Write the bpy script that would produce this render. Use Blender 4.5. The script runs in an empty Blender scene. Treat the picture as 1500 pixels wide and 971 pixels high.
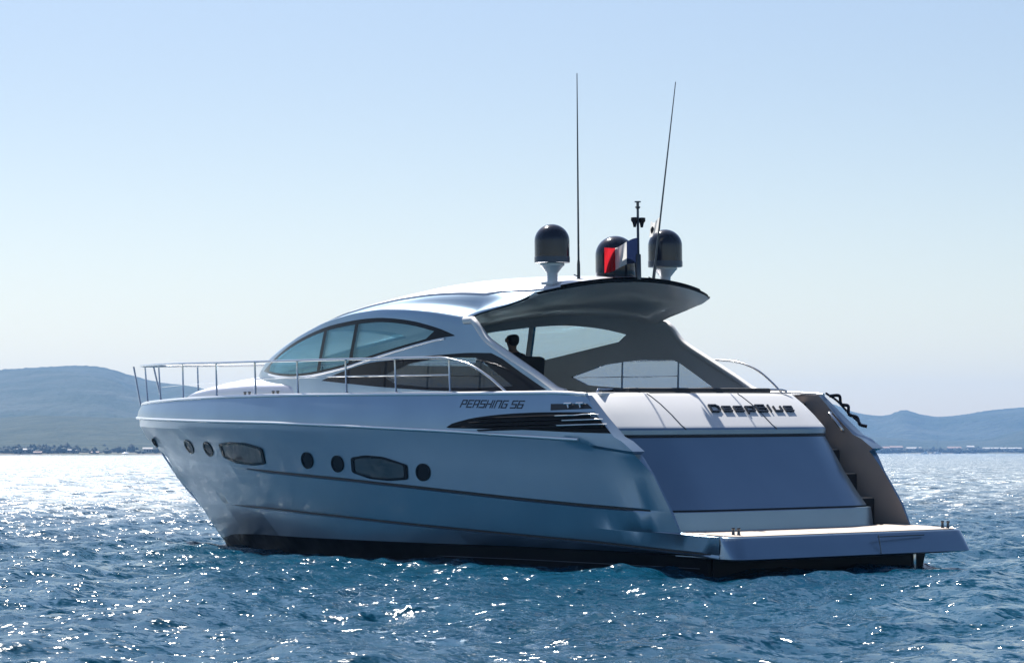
import bpy, bmesh, math, random
import numpy as np
from mathutils import Vector, Matrix, Euler
from mathutils.bvhtree import BVHTree
R = math.radians
random.seed(7)
rng = np.random.default_rng(11)
SC = bpy.context.scene
COL = SC.collection

# ------------------------------------------------------------------ camera, sky, sun, exposure
# world frame = yacht frame: x forward from the aft edge of the platform, y to port, z up from the water
CAM = Vector((-28.1076, 28.3704, 1.6))
TH = R(51.1607)
FPX, W0, HZ = 4523.76, 1500.0, 176.5                  # focal length in photo pixels, photo width, horizon below centre
D0 = Vector((math.sin(TH), -math.cos(TH), 0)); RT = Vector((-math.cos(TH), -math.sin(TH), 0))
pit = math.atan(HZ / FPX)
dv = D0 * math.cos(pit) + Vector((0, 0, 1)) * math.sin(pit)
cd = bpy.data.cameras.new('camera'); cam = bpy.data.objects.new('camera', cd); COL.objects.link(cam)
cam.location = CAM; cam.rotation_euler = dv.to_track_quat('-Z', 'Y').to_euler()
cd.sensor_width = 36; cd.lens = FPX / W0 * 36; cd.clip_start = .5; cd.clip_end = 60000
SC.camera = cam
SUN_EL, SUN_AZ = R(51), R(-15)                         # azimuth measured from +x towards +y
sdir = Vector((math.cos(SUN_EL) * math.cos(SUN_AZ), math.cos(SUN_EL) * math.sin(SUN_AZ), math.sin(SUN_EL)))
wd = bpy.data.worlds.new('World'); SC.world = wd; wd.use_nodes = True
nt = wd.node_tree; nt.nodes.clear()
sky = nt.nodes.new('ShaderNodeTexSky'); sky.sky_type = 'NISHITA'; sky.sun_disc = False
sky.sun_elevation = SUN_EL; sky.sun_rotation = R(90) - SUN_AZ
sky.altitude = 0; sky.air_density = 1.0; sky.dust_density = .75; sky.ozone_density = 2.0
bg = nt.nodes.new('ShaderNodeBackground'); bg.inputs[1].default_value = .05
wo = nt.nodes.new('ShaderNodeOutputWorld')
tint = nt.nodes.new('ShaderNodeMix'); tint.data_type = 'RGBA'; tint.blend_type = 'MULTIPLY'; tint.inputs[0].default_value = 1; tint.inputs[7].default_value = (1.0, .962, .985, 1)
nt.links.new(sky.outputs[0], tint.inputs[6]); tcw = nt.nodes.new('ShaderNodeTexCoord'); sxyz = nt.nodes.new('ShaderNodeSeparateXYZ'); nt.links.new(tcw.outputs['Generated'], sxyz.inputs[0])
hr = nt.nodes.new('ShaderNodeMapRange'); hr.interpolation_type = 'SMOOTHSTEP'; hr.inputs[1].default_value = -.01; hr.inputs[2].default_value = .13; hr.inputs[3].default_value = 1; hr.inputs[4].default_value = 0
nt.links.new(sxyz.outputs['Z'], hr.inputs[0])
hm = nt.nodes.new('ShaderNodeMix'); hm.data_type = 'RGBA'; hm.blend_type = 'MULTIPLY'; hm.inputs[7].default_value = (1.27, 1.25, 1.17, 1)
nt.links.new(hr.outputs[0], hm.inputs[0]); nt.links.new(tint.outputs[2], hm.inputs[6]); nt.links.new(hm.outputs[2], bg.inputs[0]); nt.links.new(bg.outputs[0], wo.inputs[0])
sl = bpy.data.lights.new('sun', 'SUN'); sl.energy = 5.0; sl.angle = R(.5); sl.color = (1, .955, .89)
so = bpy.data.objects.new('sun', sl); COL.objects.link(so); so.rotation_euler = sdir.to_track_quat('Z', 'Y').to_euler()
so.location = (0, 0, 60)
SC.view_settings.view_transform = 'Standard'; SC.view_settings.look = 'None'
SC.view_settings.exposure = 1.12; SC.view_settings.gamma = 1; SC.view_settings.use_curve_mapping = False
cy = SC.cycles
cy.max_bounces = 10; cy.transparent_max_bounces = 24; cy.volume_bounces = 1; cy.use_denoising = True
cy.sample_clamp_indirect = 6; cy.caustics_reflective = False; cy.caustics_refractive = False

# ------------------------------------------------------------------ materials
def mat(name, col, rough=.5, metal=0., coat=0., spec=.5, noise=None, bump=None, ior=1.45):
    m = bpy.data.materials.new(name); m.use_nodes = True
    n = m.node_tree; b = n.nodes['Principled BSDF']
    b.inputs['Base Color'].default_value = (*col, 1); b.inputs['Roughness'].default_value = rough
    b.inputs['Metallic'].default_value = metal; b.inputs['Coat Weight'].default_value = coat
    b.inputs['Specular IOR Level'].default_value = spec; b.inputs['IOR'].default_value = ior
    if coat: b.inputs['Coat Roughness'].default_value = .05
    if noise or bump:
        tc = n.nodes.new('ShaderNodeTexCoord')
    if noise:                                          # (scale, other colour, roughness +-)
        t = n.nodes.new('ShaderNodeTexNoise'); t.inputs['Scale'].default_value = noise[0]; t.inputs['Detail'].default_value = 6
        n.links.new(tc.outputs['Object'], t.inputs['Vector'])
        mx = n.nodes.new('ShaderNodeMix'); mx.data_type = 'RGBA'
        mx.inputs[6].default_value = (*col, 1); mx.inputs[7].default_value = (*noise[1], 1)
        mr = n.nodes.new('ShaderNodeMapRange'); mr.inputs[1].default_value = .35; mr.inputs[2].default_value = .65
        n.links.new(t.outputs[0], mr.inputs[0]); n.links.new(mr.outputs[0], mx.inputs[0]); n.links.new(mx.outputs[2], b.inputs['Base Color'])
        if len(noise) > 2:
            m2 = n.nodes.new('ShaderNodeMapRange'); m2.inputs[1].default_value = .3; m2.inputs[2].default_value = .7
            m2.inputs[3].default_value = rough - noise[2]; m2.inputs[4].default_value = rough + noise[2]
            n.links.new(t.outputs[0], m2.inputs[0]); n.links.new(m2.outputs[0], b.inputs['Roughness'])
    if bump:                                           # (scale, strength, distance)
        t2 = n.nodes.new('ShaderNodeTexNoise'); t2.inputs['Scale'].default_value = bump[0]; t2.inputs['Detail'].default_value = 5
        n.links.new(tc.outputs['Object'], t2.inputs['Vector'])
        bp = n.nodes.new('ShaderNodeBump'); bp.inputs['Strength'].default_value = bump[1]; bp.inputs['Distance'].default_value = bump[2]
        n.links.new(t2.outputs[0], bp.inputs['Height']); n.links.new(bp.outputs[0], b.inputs['Normal'])
    return m

M = {}
M['silver'] = mat('silver_paint', (.225, .325, .42), .33, .88, .3, noise=(1.3, (.21, .305, .40), .03))
M['silver_top'] = mat('silver_deck_paint', (.72, .72, .72), .42, .15, .05, noise=(1.7, (.69, .69, .70), .04))
M['silver_deck'] = mat('silver_deck_gloss', (.42, .44, .49), .34, .85, .2, noise=(1.7, (.39, .41, .46), .04))
M['white'] = mat('white_gelcoat', (.78, .79, .80), .25, 0, .4)
M['black'] = mat('black_antifouling', (.005, .006, .008), .4, 0, 0, .15, noise=(3, (.009, .009, .010), .1))
M['gloss_black'] = mat('black_gloss', (.006, .008, .014), .08, 0, 0, .14)
M['satin_black'] = mat('black_satin', (.005, .006, .008), .4, 0, 0, .08)
M['chrome'] = mat('polished_steel', (.62, .64, .66), .16, 1.0)
M['bright'] = mat('bright_trim', (.82, .83, .85), .22, .5, .3)
M['dark_metal'] = mat('dark_steel', (.10, .11, .12), .3, .8)
M['liner'] = mat('brown_grey_liner', (.34, .30, .28), .55, noise=(2, (.30, .265, .25)))
M['underside'] = mat('grey_roof_lining', (.70, .68, .685), .34, .1, noise=(1.2, (.65, .635, .64), .05))
M['dome'] = mat('navy_radome', (.012, .016, .028), .14, 0, .3)
M['domeband'] = mat('blue_grey_band', (.07, .09, .12), .3)
M['cushion'] = mat('dark_cushion', (.035, .037, .042), .7, bump=(40, .2, .01))
M['leather'] = mat('black_leather', (.012, .012, .013), .5, bump=(60, .2, .005))
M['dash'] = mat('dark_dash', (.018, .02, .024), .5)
M['letters'] = mat('dark_letters', (.035, .04, .05), .25, .6)
M['hull_glass'] = mat('hull_window_glass', (.02, .025, .032), .05, 0, .6, .6)
M['curtain_glass'] = mat('bronze_hull_glass', (.16, .125, .115), .12, 0, 0, .4, noise=(7, (.10, .085, .085)))

def teak():
    m = mat('teak', (.50, .37, .26), .55); n = m.node_tree; b = n.nodes['Principled BSDF']
    tc = n.nodes.new('ShaderNodeTexCoord'); wv = n.nodes.new('ShaderNodeTexWave'); wv.bands_direction = 'X'
    wv.inputs['Scale'].default_value = 2.6; wv.wave_profile = 'SAW'
    ns = n.nodes.new('ShaderNodeTexNoise'); ns.inputs['Scale'].default_value = 5
    cr = n.nodes.new('ShaderNodeValToRGB'); cr.color_ramp.elements[0].position = .05; cr.color_ramp.elements[0].color = (.07, .06, .05, 1)
    cr.color_ramp.elements[1].position = .1; cr.color_ramp.elements[1].color = (.68, .58, .50, 1)
    mx = n.nodes.new('ShaderNodeMix'); mx.data_type = 'RGBA'; mx.blend_type = 'MULTIPLY'; mx.inputs[0].default_value = .5
    n.links.new(tc.outputs['Object'], wv.inputs['Vector']); n.links.new(tc.outputs['Object'], ns.inputs['Vector'])
    n.links.new(wv.outputs[1], cr.inputs[0]); n.links.new(cr.outputs[0], mx.inputs[6]); n.links.new(ns.outputs[0], mx.inputs[7])
    n.links.new(mx.outputs[2], b.inputs['Base Color'])
    return m
M['teak'] = teak()

def glass(name, tint, refl=.04, film=(.9, .95, 1)):
    m = bpy.data.materials.new(name); m.use_nodes = True; n = m.node_tree; n.nodes.clear()
    o = n.nodes.new('ShaderNodeOutputMaterial'); t = n.nodes.new('ShaderNodeBsdfTransparent'); g = n.nodes.new('ShaderNodeBsdfGlossy')
    t.inputs[0].default_value = (*tint, 1); g.inputs['Roughness'].default_value = .02; g.inputs[0].default_value = (*film, 1)
    lw = n.nodes.new('ShaderNodeLayerWeight'); lw.inputs[0].default_value = .5; mx = n.nodes.new('ShaderNodeMixShader')
    pw = n.nodes.new('ShaderNodeMath'); pw.operation = 'POWER'; pw.inputs[1].default_value = 4
    ma = n.nodes.new('ShaderNodeMath'); ma.operation = 'MULTIPLY_ADD'; ma.inputs[1].default_value = .8; ma.inputs[2].default_value = refl
    n.links.new(lw.outputs['Facing'], pw.inputs[0]); n.links.new(pw.outputs[0], ma.inputs[0]); n.links.new(ma.outputs[0], mx.inputs[0])
    n.links.new(t.outputs[0], mx.inputs[1]); n.links.new(g.outputs[0], mx.inputs[2])
    n.links.new(mx.outputs[0], o.inputs[0]); return m
M['glass_upper'] = glass('tinted_glass', (.70, .79, .82), .13, (.40, .68, .80))
M['glass_lower'] = glass('dark_tinted_glass', (.58, .64, .69))

# ------------------------------------------------------------------ object helpers
def link(name, me, mats, parent=None, sharp=35):
    o = bpy.data.objects.new(name, me); COL.objects.link(o)
    for m in (mats if isinstance(mats, (list, tuple)) else [mats]):
        if m and m.name not in [x.name for x in me.materials if x]: me.materials.append(m)
    if sharp is not None and len(me.polygons):
        me.polygons.foreach_set('use_smooth', [True] * len(me.polygons)); me.set_sharp_from_angle(angle=R(sharp))
    if parent: o.parent = parent
    return o
class B:
    """collects shapes that become one mesh"""
    def __init__(s): s.v = []; s.f = []; s.mi = []
    def add(s, v, f, mi=0):
        k = len(s.v); s.v += [tuple(p) for p in v]; s.f += [tuple(i + k for i in q) for q in f]; s.mi += [mi] * len(f); return s
    def mesh(s, name='m', fix=True):
        me = bpy.data.meshes.new(name); me.from_pydata(s.v, [], s.f)
        me.polygons.foreach_set('material_index', s.mi)
        bm = bmesh.new(); bm.from_mesh(me)
        bmesh.ops.remove_doubles(bm, verts=bm.verts, dist=1e-5)
        if fix: bmesh.ops.recalc_face_normals(bm, faces=bm.faces)
        bm.to_mesh(me); bm.free(); return me
    def build(s, name, mats, parent=None, sharp=35, fix=True):
        return link(name, s.mesh(name, fix), mats, parent, sharp)
    def grid(s, P, mi=0, flip=False):
        n, m = len(P), len(P[0]); v = [p for r in P for p in r]; f = []
        for i in range(n - 1):
            for j in range(m - 1):
                q = (i * m + j, i * m + j + 1, (i + 1) * m + j + 1, (i + 1) * m + j); f.append(q[::-1] if flip else q)
        return s.add(v, f, mi)
    def tube(s, pts, r, n=10, mi=0, cap=True):
        pts = [Vector(p) for p in pts]; k = len(pts); rs = r if isinstance(r, (list, tuple)) else [r] * k
        v = []; f = []; ref = None
        for i, p in enumerate(pts):
            t = (pts[min(i + 1, k - 1)] - pts[max(i - 1, 0)]).normalized()
            if ref is None: ref = t.orthogonal().normalized()
            ref = (ref - t * ref.dot(t)).normalized(); b = t.cross(ref)
            for j in range(n):
                a = 2 * math.pi * j / n; v.append(p + (ref * math.cos(a) + b * math.sin(a)) * rs[i])
        for i in range(k - 1):
            for j in range(n):
                f.append((i * n + j, i * n + (j + 1) % n, (i + 1) * n + (j + 1) % n, (i + 1) * n + j))
        if cap: f.append(tuple(range(n))[::-1]); f.append(tuple((k - 1) * n + j for j in range(n)))
        return s.add(v, f, mi)
    def box(s, c, d, mi=0, bev=0., rot=None):
        bm = bmesh.new(); bmesh.ops.create_cube(bm, size=1)
        for vv in bm.verts: vv.co = Vector((vv.co.x * d[0], vv.co.y * d[1], vv.co.z * d[2]))
        if bev: bmesh.ops.bevel(bm, geom=bm.edges, offset=bev, segments=2, affect='EDGES', profile=.6)
        if rot: bmesh.ops.rotate(bm, verts=bm.verts, cent=(0, 0, 0), matrix=rot)
        bm.verts.index_update()
        s.add([vv.co + Vector(c) for vv in bm.verts], [[vv.index for vv in ff.verts] for ff in bm.faces], mi); bm.free(); return s
    def lathe(s, prof, c, n=40, mi=0, tilt=None):
        v = []; f = []
        for r, z in prof:
            for j in range(n):
                a = 2 * math.pi * j / n; p = Vector((r * math.cos(a), r * math.sin(a), z))
                if tilt: p = tilt @ p
                v.append(p + Vector(c))
        for i in range(len(prof) - 1):
            for j in range(n):
                f.append((i * n + j, i * n + (j + 1) % n, (i + 1) * n + (j + 1) % n, (i + 1) * n + j))
        f.append(tuple(range(n))[::-1]); f.append(tuple((len(prof) - 1) * n + j for j in range(n)))
        return s.add(v, f, mi)
    def prism(s, poly, axis, a, b, mi=0):
        """poly of 2D points pushed along axis 'y' (poly in xz) or 'z' (poly in xy) from a to b"""
        P = (lambda p, t: (p[0], t, p[1])) if axis == 'y' else (lambda p, t: (p[0], p[1], t))
        n = len(poly); v = [P(p, a) for p in poly] + [P(p, b) for p in poly]
        f = [tuple(range(n)), tuple(range(n, 2 * n))[::-1]] + [(i, i + n, (i + 1) % n + n, (i + 1) % n) for i in range(n)]
        return s.add(v, f, mi)
def empty(name, loc=(0, 0, 0), rot=None):
    o = bpy.data.objects.new(name, None); COL.objects.link(o); o.location = loc; o.empty_display_size = .3
    if rot is not None: o.rotation_euler = rot
    return o
def tag(o, label, cat, group=None):
    o['label'] = label; o['category'] = cat
    if group: o['group'] = group
    return o
def evaluated(me, mods, name='e'):
    """a mesh after modifiers: mods is a list of (type, dict)"""
    o = bpy.data.objects.new('tmp', me); COL.objects.link(o)
    for t, kw in mods:
        md = o.modifiers.new(t, t)
        for k, v in kw.items(): setattr(md, k, v)
    dg = bpy.context.evaluated_depsgraph_get(); dg.update()
    r = bpy.data.meshes.new_from_object(o.evaluated_get(dg)); bpy.data.objects.remove(o); r.name = name
    return r
def boolean(me, cut, op):
    c = bpy.data.objects.new('cut', cut); COL.objects.link(c)
    r = evaluated(me, [('BOOLEAN', dict(operation=op, object=c, solver='EXACT'))]); bpy.data.objects.remove(c)
    return r
def curve(pts, n=60):
    """smooth curve through points (Catmull-Rom by arc length)"""
    P = np.array(pts, float); d = np.r_[0, np.cumsum(np.linalg.norm(np.diff(P, axis=0), axis=1))]
    out = []
    for t in np.linspace(0, d[-1], n):
        i = min(max(np.searchsorted(d, t) - 1, 0), len(P) - 2); u = (t - d[i]) / max(d[i + 1] - d[i], 1e-9)
        m0 = (P[i + 1] - P[max(i - 1, 0)]) / max(d[i + 1] - d[max(i - 1, 0)], 1e-9) * (d[i + 1] - d[i])
        m1 = (P[min(i + 2, len(P) - 1)] - P[i]) / max(d[min(i + 2, len(P) - 1)] - d[i], 1e-9) * (d[i + 1] - d[i])
        h = u * u * (3 - 2 * u)
        out.append((2 * u**3 - 3 * u**2 + 1) * P[i] + (u**3 - 2 * u**2 + u) * m0 + h * P[i + 1] + (u**3 - u**2) * m1)
    return [tuple(p) for p in out]
def fn(pts):
    p = sorted(pts); xs = [a for a, b in p]; zs = [b for a, b in p]
    xx = np.linspace(xs[0], xs[-1], 400)
    c = np.interp(xx, xs, zs); k = np.ones(21) / 21                     # light smoothing of the corners
    c2 = np.convolve(np.pad(c, 10, mode='reflect', reflect_type='odd'), k, 'valid')
    return lambda x: float(np.interp(x, xx, c2))
def fade(x, a, b): return min(max((x - a) / (b - a), 0), 1)
def plan(Bm, x0, xe, p, q=1.):
    return lambda x: Bm * (1 - min(max((x - x0) / (xe - x0), 0), 1) ** p) ** q
def at(u, dist, z=0.):                                 # a place seen at photo column u, dist metres away
    return Vector((CAM.x, CAM.y, 0)) + D0 * dist + RT * ((u - 750) / FPX * dist) + Vector((0, 0, z))

# ------------------------------------------------------------------ sea
def make_sea():
    a = [-60.]
    while a[-1] < 14: a.append(a[-1] + max(.1, min(3, (14 - a[-1]) * .12)))
    while a[-1] < 8200:
        d = a[-1]; a.append(d + (max(.075, (d - 30) * .0028 + .075) if d > 30 else .075) * (1 if d < 400 else 1 + (d - 400) / 500))
    b = list(np.arange(-9, 9.001, .065)); st = .065
    while b[-1] < 5200: st = min(st * 1.03, 160); b.append(b[-1] + st)
    bb = sorted([-x for x in b if x > 9.01] + b)
    a = np.array(a); bb = np.array(bb)
    A, Bb = np.meshgrid(a, bb, indexing='ij')
    da = np.gradient(a)[:, None] * np.ones_like(Bb); db = np.gradient(bb)[None, :] * np.ones_like(A); sp = np.maximum(da * .6, db)
    X = CAM.x + D0.x * A + RT.x * Bb; Y = CAM.y + D0.y * A + RT.y * Bb; Z = np.full_like(X, .085); DX = np.zeros_like(X); DY = np.zeros_like(X)
    N = 84; lam = np.exp(np.linspace(math.log(.30), math.log(4.6), N))
    wind = math.atan2(.62, .78)
    for i, L in enumerate(lam):
        L *= rng.uniform(.93, 1.07); k = 2 * math.pi / L; ang = wind + rng.normal(0, .62); s = .034 * (1.0 if L < .9 else (.9 / L) ** .5)
        amp = s / k; w = np.clip((L / sp - 2.2) / 3, 0, 1)
        ph = k * (X * math.cos(ang) + Y * math.sin(ang)) + rng.uniform(0, 6.28); S = np.sin(ph); Cc = np.cos(ph)
        Z += amp * w * S; q = .8 * amp * w * Cc; DX += q * math.cos(ang); DY += q * math.sin(ang)
    X = X + DX; Y = Y + DY
    n, m = X.shape; v = np.stack([X, Y, Z], -1).reshape(-1, 3)
    i = np.arange(n * m).reshape(n, m); f = np.stack([i[:-1, :-1], i[1:, :-1], i[1:, 1:], i[:-1, 1:]], -1).reshape(-1, 4)
    me = bpy.data.meshes.new('sea'); me.vertices.add(len(v)); me.vertices.foreach_set('co', v.ravel().astype(np.float32))
    me.loops.add(f.size); me.loops.foreach_set('vertex_index', f.ravel().astype(np.int32)); me.polygons.add(len(f))
    me.polygons.foreach_set('loop_start', np.arange(0, f.size, 4, dtype=np.int32)); me.polygons.foreach_set('use_smooth', np.ones(len(f), bool))
    me.update(calc_edges=True)
    if me.polygons[0].normal.z < 0: me.flip_normals()
    mt = mat('sea_water', (.004, .06, .11), .09, 0, 0, .4, ior=1.333); nn = mt.node_tree; bs = nn.nodes['Principled BSDF']
    tc = nn.nodes.new('ShaderNodeTexCoord')
    def noise(sc, det, rg=.55):
        t = nn.nodes.new('ShaderNodeTexNoise'); t.inputs['Scale'].default_value = sc; t.inputs['Detail'].default_value = det
        t.inputs['Roughness'].default_value = rg; nn.links.new(tc.outputs['Object'], t.inputs['Vector']); return t
    t1 = noise(3.2, 3, .6); t2 = noise(13., 2, .6)
    ge = nn.nodes.new('ShaderNodeNewGeometry'); ln = nn.nodes.new('ShaderNodeVectorMath'); ln.operation = 'LENGTH'
    mr = nn.nodes.new('ShaderNodeMapRange'); mr.inputs[1].default_value = 12; mr.inputs[2].default_value = 62; mr.inputs[3].default_value = .15; mr.inputs[4].default_value = .60
    nn.links.new(ge.outputs['Position'], ln.inputs[0]); 
    m4 = nn.nodes.new('ShaderNodeMapRange'); m4.inputs[1].default_value = 14; m4.inputs[2].default_value = 75; m4.inputs[3].default_value = .25; m4.inputs[4].default_value = 2.4
    nn.links.new(ln.outputs['Value'], m4.inputs[0]); nn.links.new(m4.outputs[0], bs.inputs['Specular IOR Level'])
    m5 = nn.nodes.new('ShaderNodeMapRange'); m5.inputs[1].default_value = 25; m5.inputs[2].default_value = 120; m5.inputs[3].default_value = 0; m5.inputs[4].default_value = 1
    nn.links.new(ln.outputs['Value'], m5.inputs[0])
    # small ripples: the true normal tilted by two scales of noise, more where the mesh no longer carries the short waves
    m3 = nn.nodes.new('ShaderNodeMapRange'); m3.inputs[1].default_value = 20; m3.inputs[2].default_value = 170; m3.inputs[3].default_value = 1.9; m3.inputs[4].default_value = 2.2
    nn.links.new(ln.outputs['Value'], m3.inputs[0]); acc = ge.outputs['Normal']
    for t, k in ((t1, 1.), (t2, .9), (noise(1.1, 3), 2.6)):
        sb_ = nn.nodes.new('ShaderNodeVectorMath'); sb_.operation = 'SUBTRACT'; sb_.inputs[1].default_value = (.5, .5, .5)
        ml = nn.nodes.new('ShaderNodeVectorMath'); ml.operation = 'MULTIPLY'; ml.inputs[1].default_value = (k, k, 0)
        sc_ = nn.nodes.new('ShaderNodeVectorMath'); sc_.operation = 'SCALE'; ad = nn.nodes.new('ShaderNodeVectorMath'); ad.operation = 'ADD'
        nn.links.new(t.outputs['Color'], sb_.inputs[0]); nn.links.new(sb_.outputs[0], ml.inputs[0]); nn.links.new(ml.outputs[0], sc_.inputs[0])
        nn.links.new((m3 if k != 2.6 else m5).outputs[0], sc_.inputs['Scale']); nn.links.new(acc, ad.inputs[0]); nn.links.new(sc_.outputs[0], ad.inputs[1]); acc = ad.outputs[0]
    nm = nn.nodes.new('ShaderNodeVectorMath'); nm.operation = 'NORMALIZE'; nn.links.new(acc, nm.inputs[0]); nn.links.new(nm.outputs[0], bs.inputs['Normal'])
    nn.links.new(ln.outputs['Value'], mr.inputs[0]); t5 = noise(.45, 5, .7); rr = nn.nodes.new('ShaderNodeMath'); rr.operation = 'MULTIPLY_ADD'; rr.use_clamp = True     # wind patches and ruffled crests
    r0 = nn.nodes.new('ShaderNodeMapRange'); r0.inputs[1].default_value = .36; r0.inputs[2].default_value = .62; r0.inputs[3].default_value = .38; r0.inputs[4].default_value = 1.12
    nn.links.new(t5.outputs[0], r0.inputs[0]); rr.inputs[2].default_value = 0
    nn.links.new(mr.outputs[0], rr.inputs[0]); nn.links.new(r0.outputs[0], rr.inputs[1]); nn.links.new(rr.outputs[0], bs.inputs['Roughness'])
    bs.inputs['Specular Tint'].default_value = (.88, .95, 1, 1); t3 = noise(.12, 3); mx = nn.nodes.new('ShaderNodeMix'); mx.data_type = 'RGBA'
    mx.inputs[6].default_value = (.0003, .028, .060, 1); mx.inputs[7].default_value = (.0006, .058, .106, 1)
    nn.links.new(t3.outputs[0], mx.inputs[0]); nn.links.new(mx.outputs[2], bs.inputs['Base Color'])
    o = link('sea', me, mt, None, None); o['kind'] = 'structure'
make_sea()

# ------------------------------------------------------------------ land, hills, woods and houses along the far shore
forest = mat('forest', (.018, .032, .018), .9, noise=(.012, (.046, .058, .045)), bump=(.06, 1, 9), spec=.1)
forest_near = mat('shore_forest', (.018, .03, .018), .9, noise=(.05, (.04, .05, .03)), bump=(.1, 1, 5), spec=.1)
def shore_d(u): return float(np.interp(u, [-900, 0, 300, 700, 1200, 1500, 2500], [1500, 1500, 1520, 1900, 2750, 2900, 3000]))
def make_land():
    b = B(); P = []
    for u in np.linspace(-2400, 3900, 120):
        d = shore_d(u) * (1 + .01 * math.sin(u * .05) + .006 * math.sin(u * .17)); P.append([at(u, d, -.6), at(u, d + 8, .5), at(u, d + 60, 1.4), at(u, 4900, 3)])
    b.grid(P); o = b.build('shore', mat('shore_ground', (.16, .14, .11), .9, noise=(.02, (.07, .08, .045)), spec=.1), None, None); o['kind'] = 'structure'
make_land()
def hill(name, dist, prof, depth, mt, seed, rough=1.):
    """a wooded ridge: prof gives photo column -> pixels above the horizon; front foot and back slope are real terrain"""
    r2 = np.random.default_rng(seed); us = np.linspace(prof[0][0], prof[-1][0], 560); hs = np.interp(us, [p[0] for p in prof], [p[1] for p in prof])
    k = np.ones(5) / 5; hs = np.convolve(np.pad(hs, 2, mode='edge'), k, 'valid')
    ts = np.linspace(-1, 1.2, 70); P = []
    wv = [(r2.uniform(.6, 9), r2.uniform(1, 9), r2.uniform(0, 6.28)) for _ in range(14)]
    for u, h in zip(us, hs):
        top = max(h, .5) / FPX * dist; row = []
        for t in ts:
            fall = max(0, 1 - abs(t) ** 1.5) if t < 0 else max(0, 1 - (t / 1.2) ** 2)
            n = sum(math.sin(a * (u / 160) + b_ * t * 2 + p) / (1 + .35 * a) for a, b_, p in wv) * .05
            z = top * max(fall * (1 + n * rough * min(1, abs(t) * 3)), 0) + r2.normal(0, .004) * top * (1 if fall > .02 else 0)
            row.append(at(u, dist + t * depth, z - (1.5 if fall <= 0 else 0)))
        P.append(row)
    b = B(); b.grid(P); o = b.build(name, mt, None, 60); o['kind'] = 'structure'
hill('hills', 4300, [(300, 0), (500, 14), (700, 30), (900, 44), (1060, 58), (1150, 66), (1220, 72), (1240, 62), (1258, 56), (1282, 53.5), (1300, 55), (1314, 61), (1322, 65.5), (1332, 62),
     (1348, 57), (1365, 53.5), (1390, 54), (1420, 58), (1450, 63), (1500, 67), (1600, 70), (1750, 60), (2000, 40), (2400, 20), (2800, 0)], 600, forest, 3)
hill('hills', 3500, [(-1700, 0), (-900, 50), (-500, 80), (-250, 105), (-100, 114), (0, 121), (40, 124), (70, 126), (100, 127), (140, 126), (165, 123), (185, 116), (205, 111),
     (240, 101), (300, 88), (400, 72), (600, 50), (800, 34), (1000, 14), (1200, 0)], 1300, forest, 5)
hill('hills', 2250, [(-1500, 0), (-900, 40), (-300, 52), (-60, 58), (0, 52), (60, 56), (130, 55), (200, 52), (260, 46), (400, 30), (600, 16), (800, 5), (950, 0)], 620, forest_near, 8)
hill('hills', 3500, [(600, 0), (800, 6), (1000, 15), (1200, 22), (1290, 24), (1350, 20), (1400, 18), (1450, 22), (1480, 30), (1520, 40), (1700, 44), (2000, 30), (2400, 12), (2700, 0)], 500, forest, 9)
def woods():
    b = B(); bm = bmesh.new(); bmesh.ops.create_icosphere(bm, subdivisions=1, radius=1); base = [v.co.copy() for v in bm.verts]
    bm.verts.index_update(); fs = [[v.index for v in f.verts] for f in bm.faces]; bm.free()
    for i in range(5200):
        u = random.choice([random.uniform(-260, 115), random.uniform(1180, 1760), random.uniform(-600, 2100)]); d = shore_d(u) + 25 + abs(random.gauss(0, 1)) * 120
        sc = d / 1250; r = random.uniform(.8, 2.0) * sc ** .6; h = random.uniform(1.0, 3.0) * sc ** .5 + (random.random() < .05) * 1.5
        c = at(u, d, h * .55 + .8)
        b.add([c + Vector((p.x * r * random.uniform(.7, 1.2), p.y * r * random.uniform(.7, 1.2), p.z * h * .6 * random.uniform(.75, 1.15))) for p in base], fs)
    o = b.build('shore_woods', mat('pine_foliage', (.045, .06, .05), .9, noise=(.2, (.085, .09, .075)), spec=.1), None, None, fix=False); o['kind'] = 'stuff'
woods()
wallm = [mat('house_wall_%s' % n, c, .8, noise=(.6, tuple(x * .9 for x in c))) for n, c in (('white', (.50, .49, .46)), ('cream', (.40, .34, .28)), ('rose', (.32, .24, .21)))]
roofm = [mat('roof_%s' % n, c, .8, noise=(1.5, tuple(x * .8 for x in c))) for n, c in (('tile', (.22, .14, .115)), ('pale', (.36, .35, .34)), ('grey', (.30, .29, .28)))]
winm = mat('house_window', (.04, .05, .06), .2)
def house(name, u, dd, w, dp, h, rise, wm, rm, label, cat='house', nwin=4, z0=.9, flat=False):
    p = at(u, shore_d(u) + dd, z0); t = empty(name, p, (0, 0, math.atan2(RT.y, RT.x))); tag(t, label, cat, None)
    b = B(); b.box((0, 0, h / 2 - .4), (w, dp, h + .8)); b.build('wall', wallm[wm], t, 30)
    b = B()
    if flat: b.box((0, 0, h + .12), (w + .8, dp + .8, .24))
    else:
        e = .5; pr = [(-dp / 2 - e, h - .1), (0, h + rise), (dp / 2 + e, h - .1), (dp / 2 + e, h - .3), (-dp / 2 - e, h - .3)]
        n = len(pr); v = [(-w / 2 - e, y, z) for y, z in pr] + [(w / 2 + e, y, z) for y, z in pr]
        b.add(v, [tuple(range(n)), tuple(range(n, 2 * n))[::-1]] + [(i, i + n, (i + 1) % n + n, (i + 1) % n) for i in range(n)])
    b.build('roof', roofm[rm], t, 30)
    for i in range(nwin):
        x = -w / 2 + w * (i + .5) / nwin; b = B(); b.box((x, -dp / 2 - .03, h * .55), (w / nwin * .45, .1, h * .4)); b.build('window', winm, t, None)
    return t
house('beach_restaurant', 36, 30, 7.5, 5, 1.9, .5, 0, 1, 'low pale roofed building, leftmost of those on the shore below the big hill', 'building', 5, 1.0)
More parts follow.
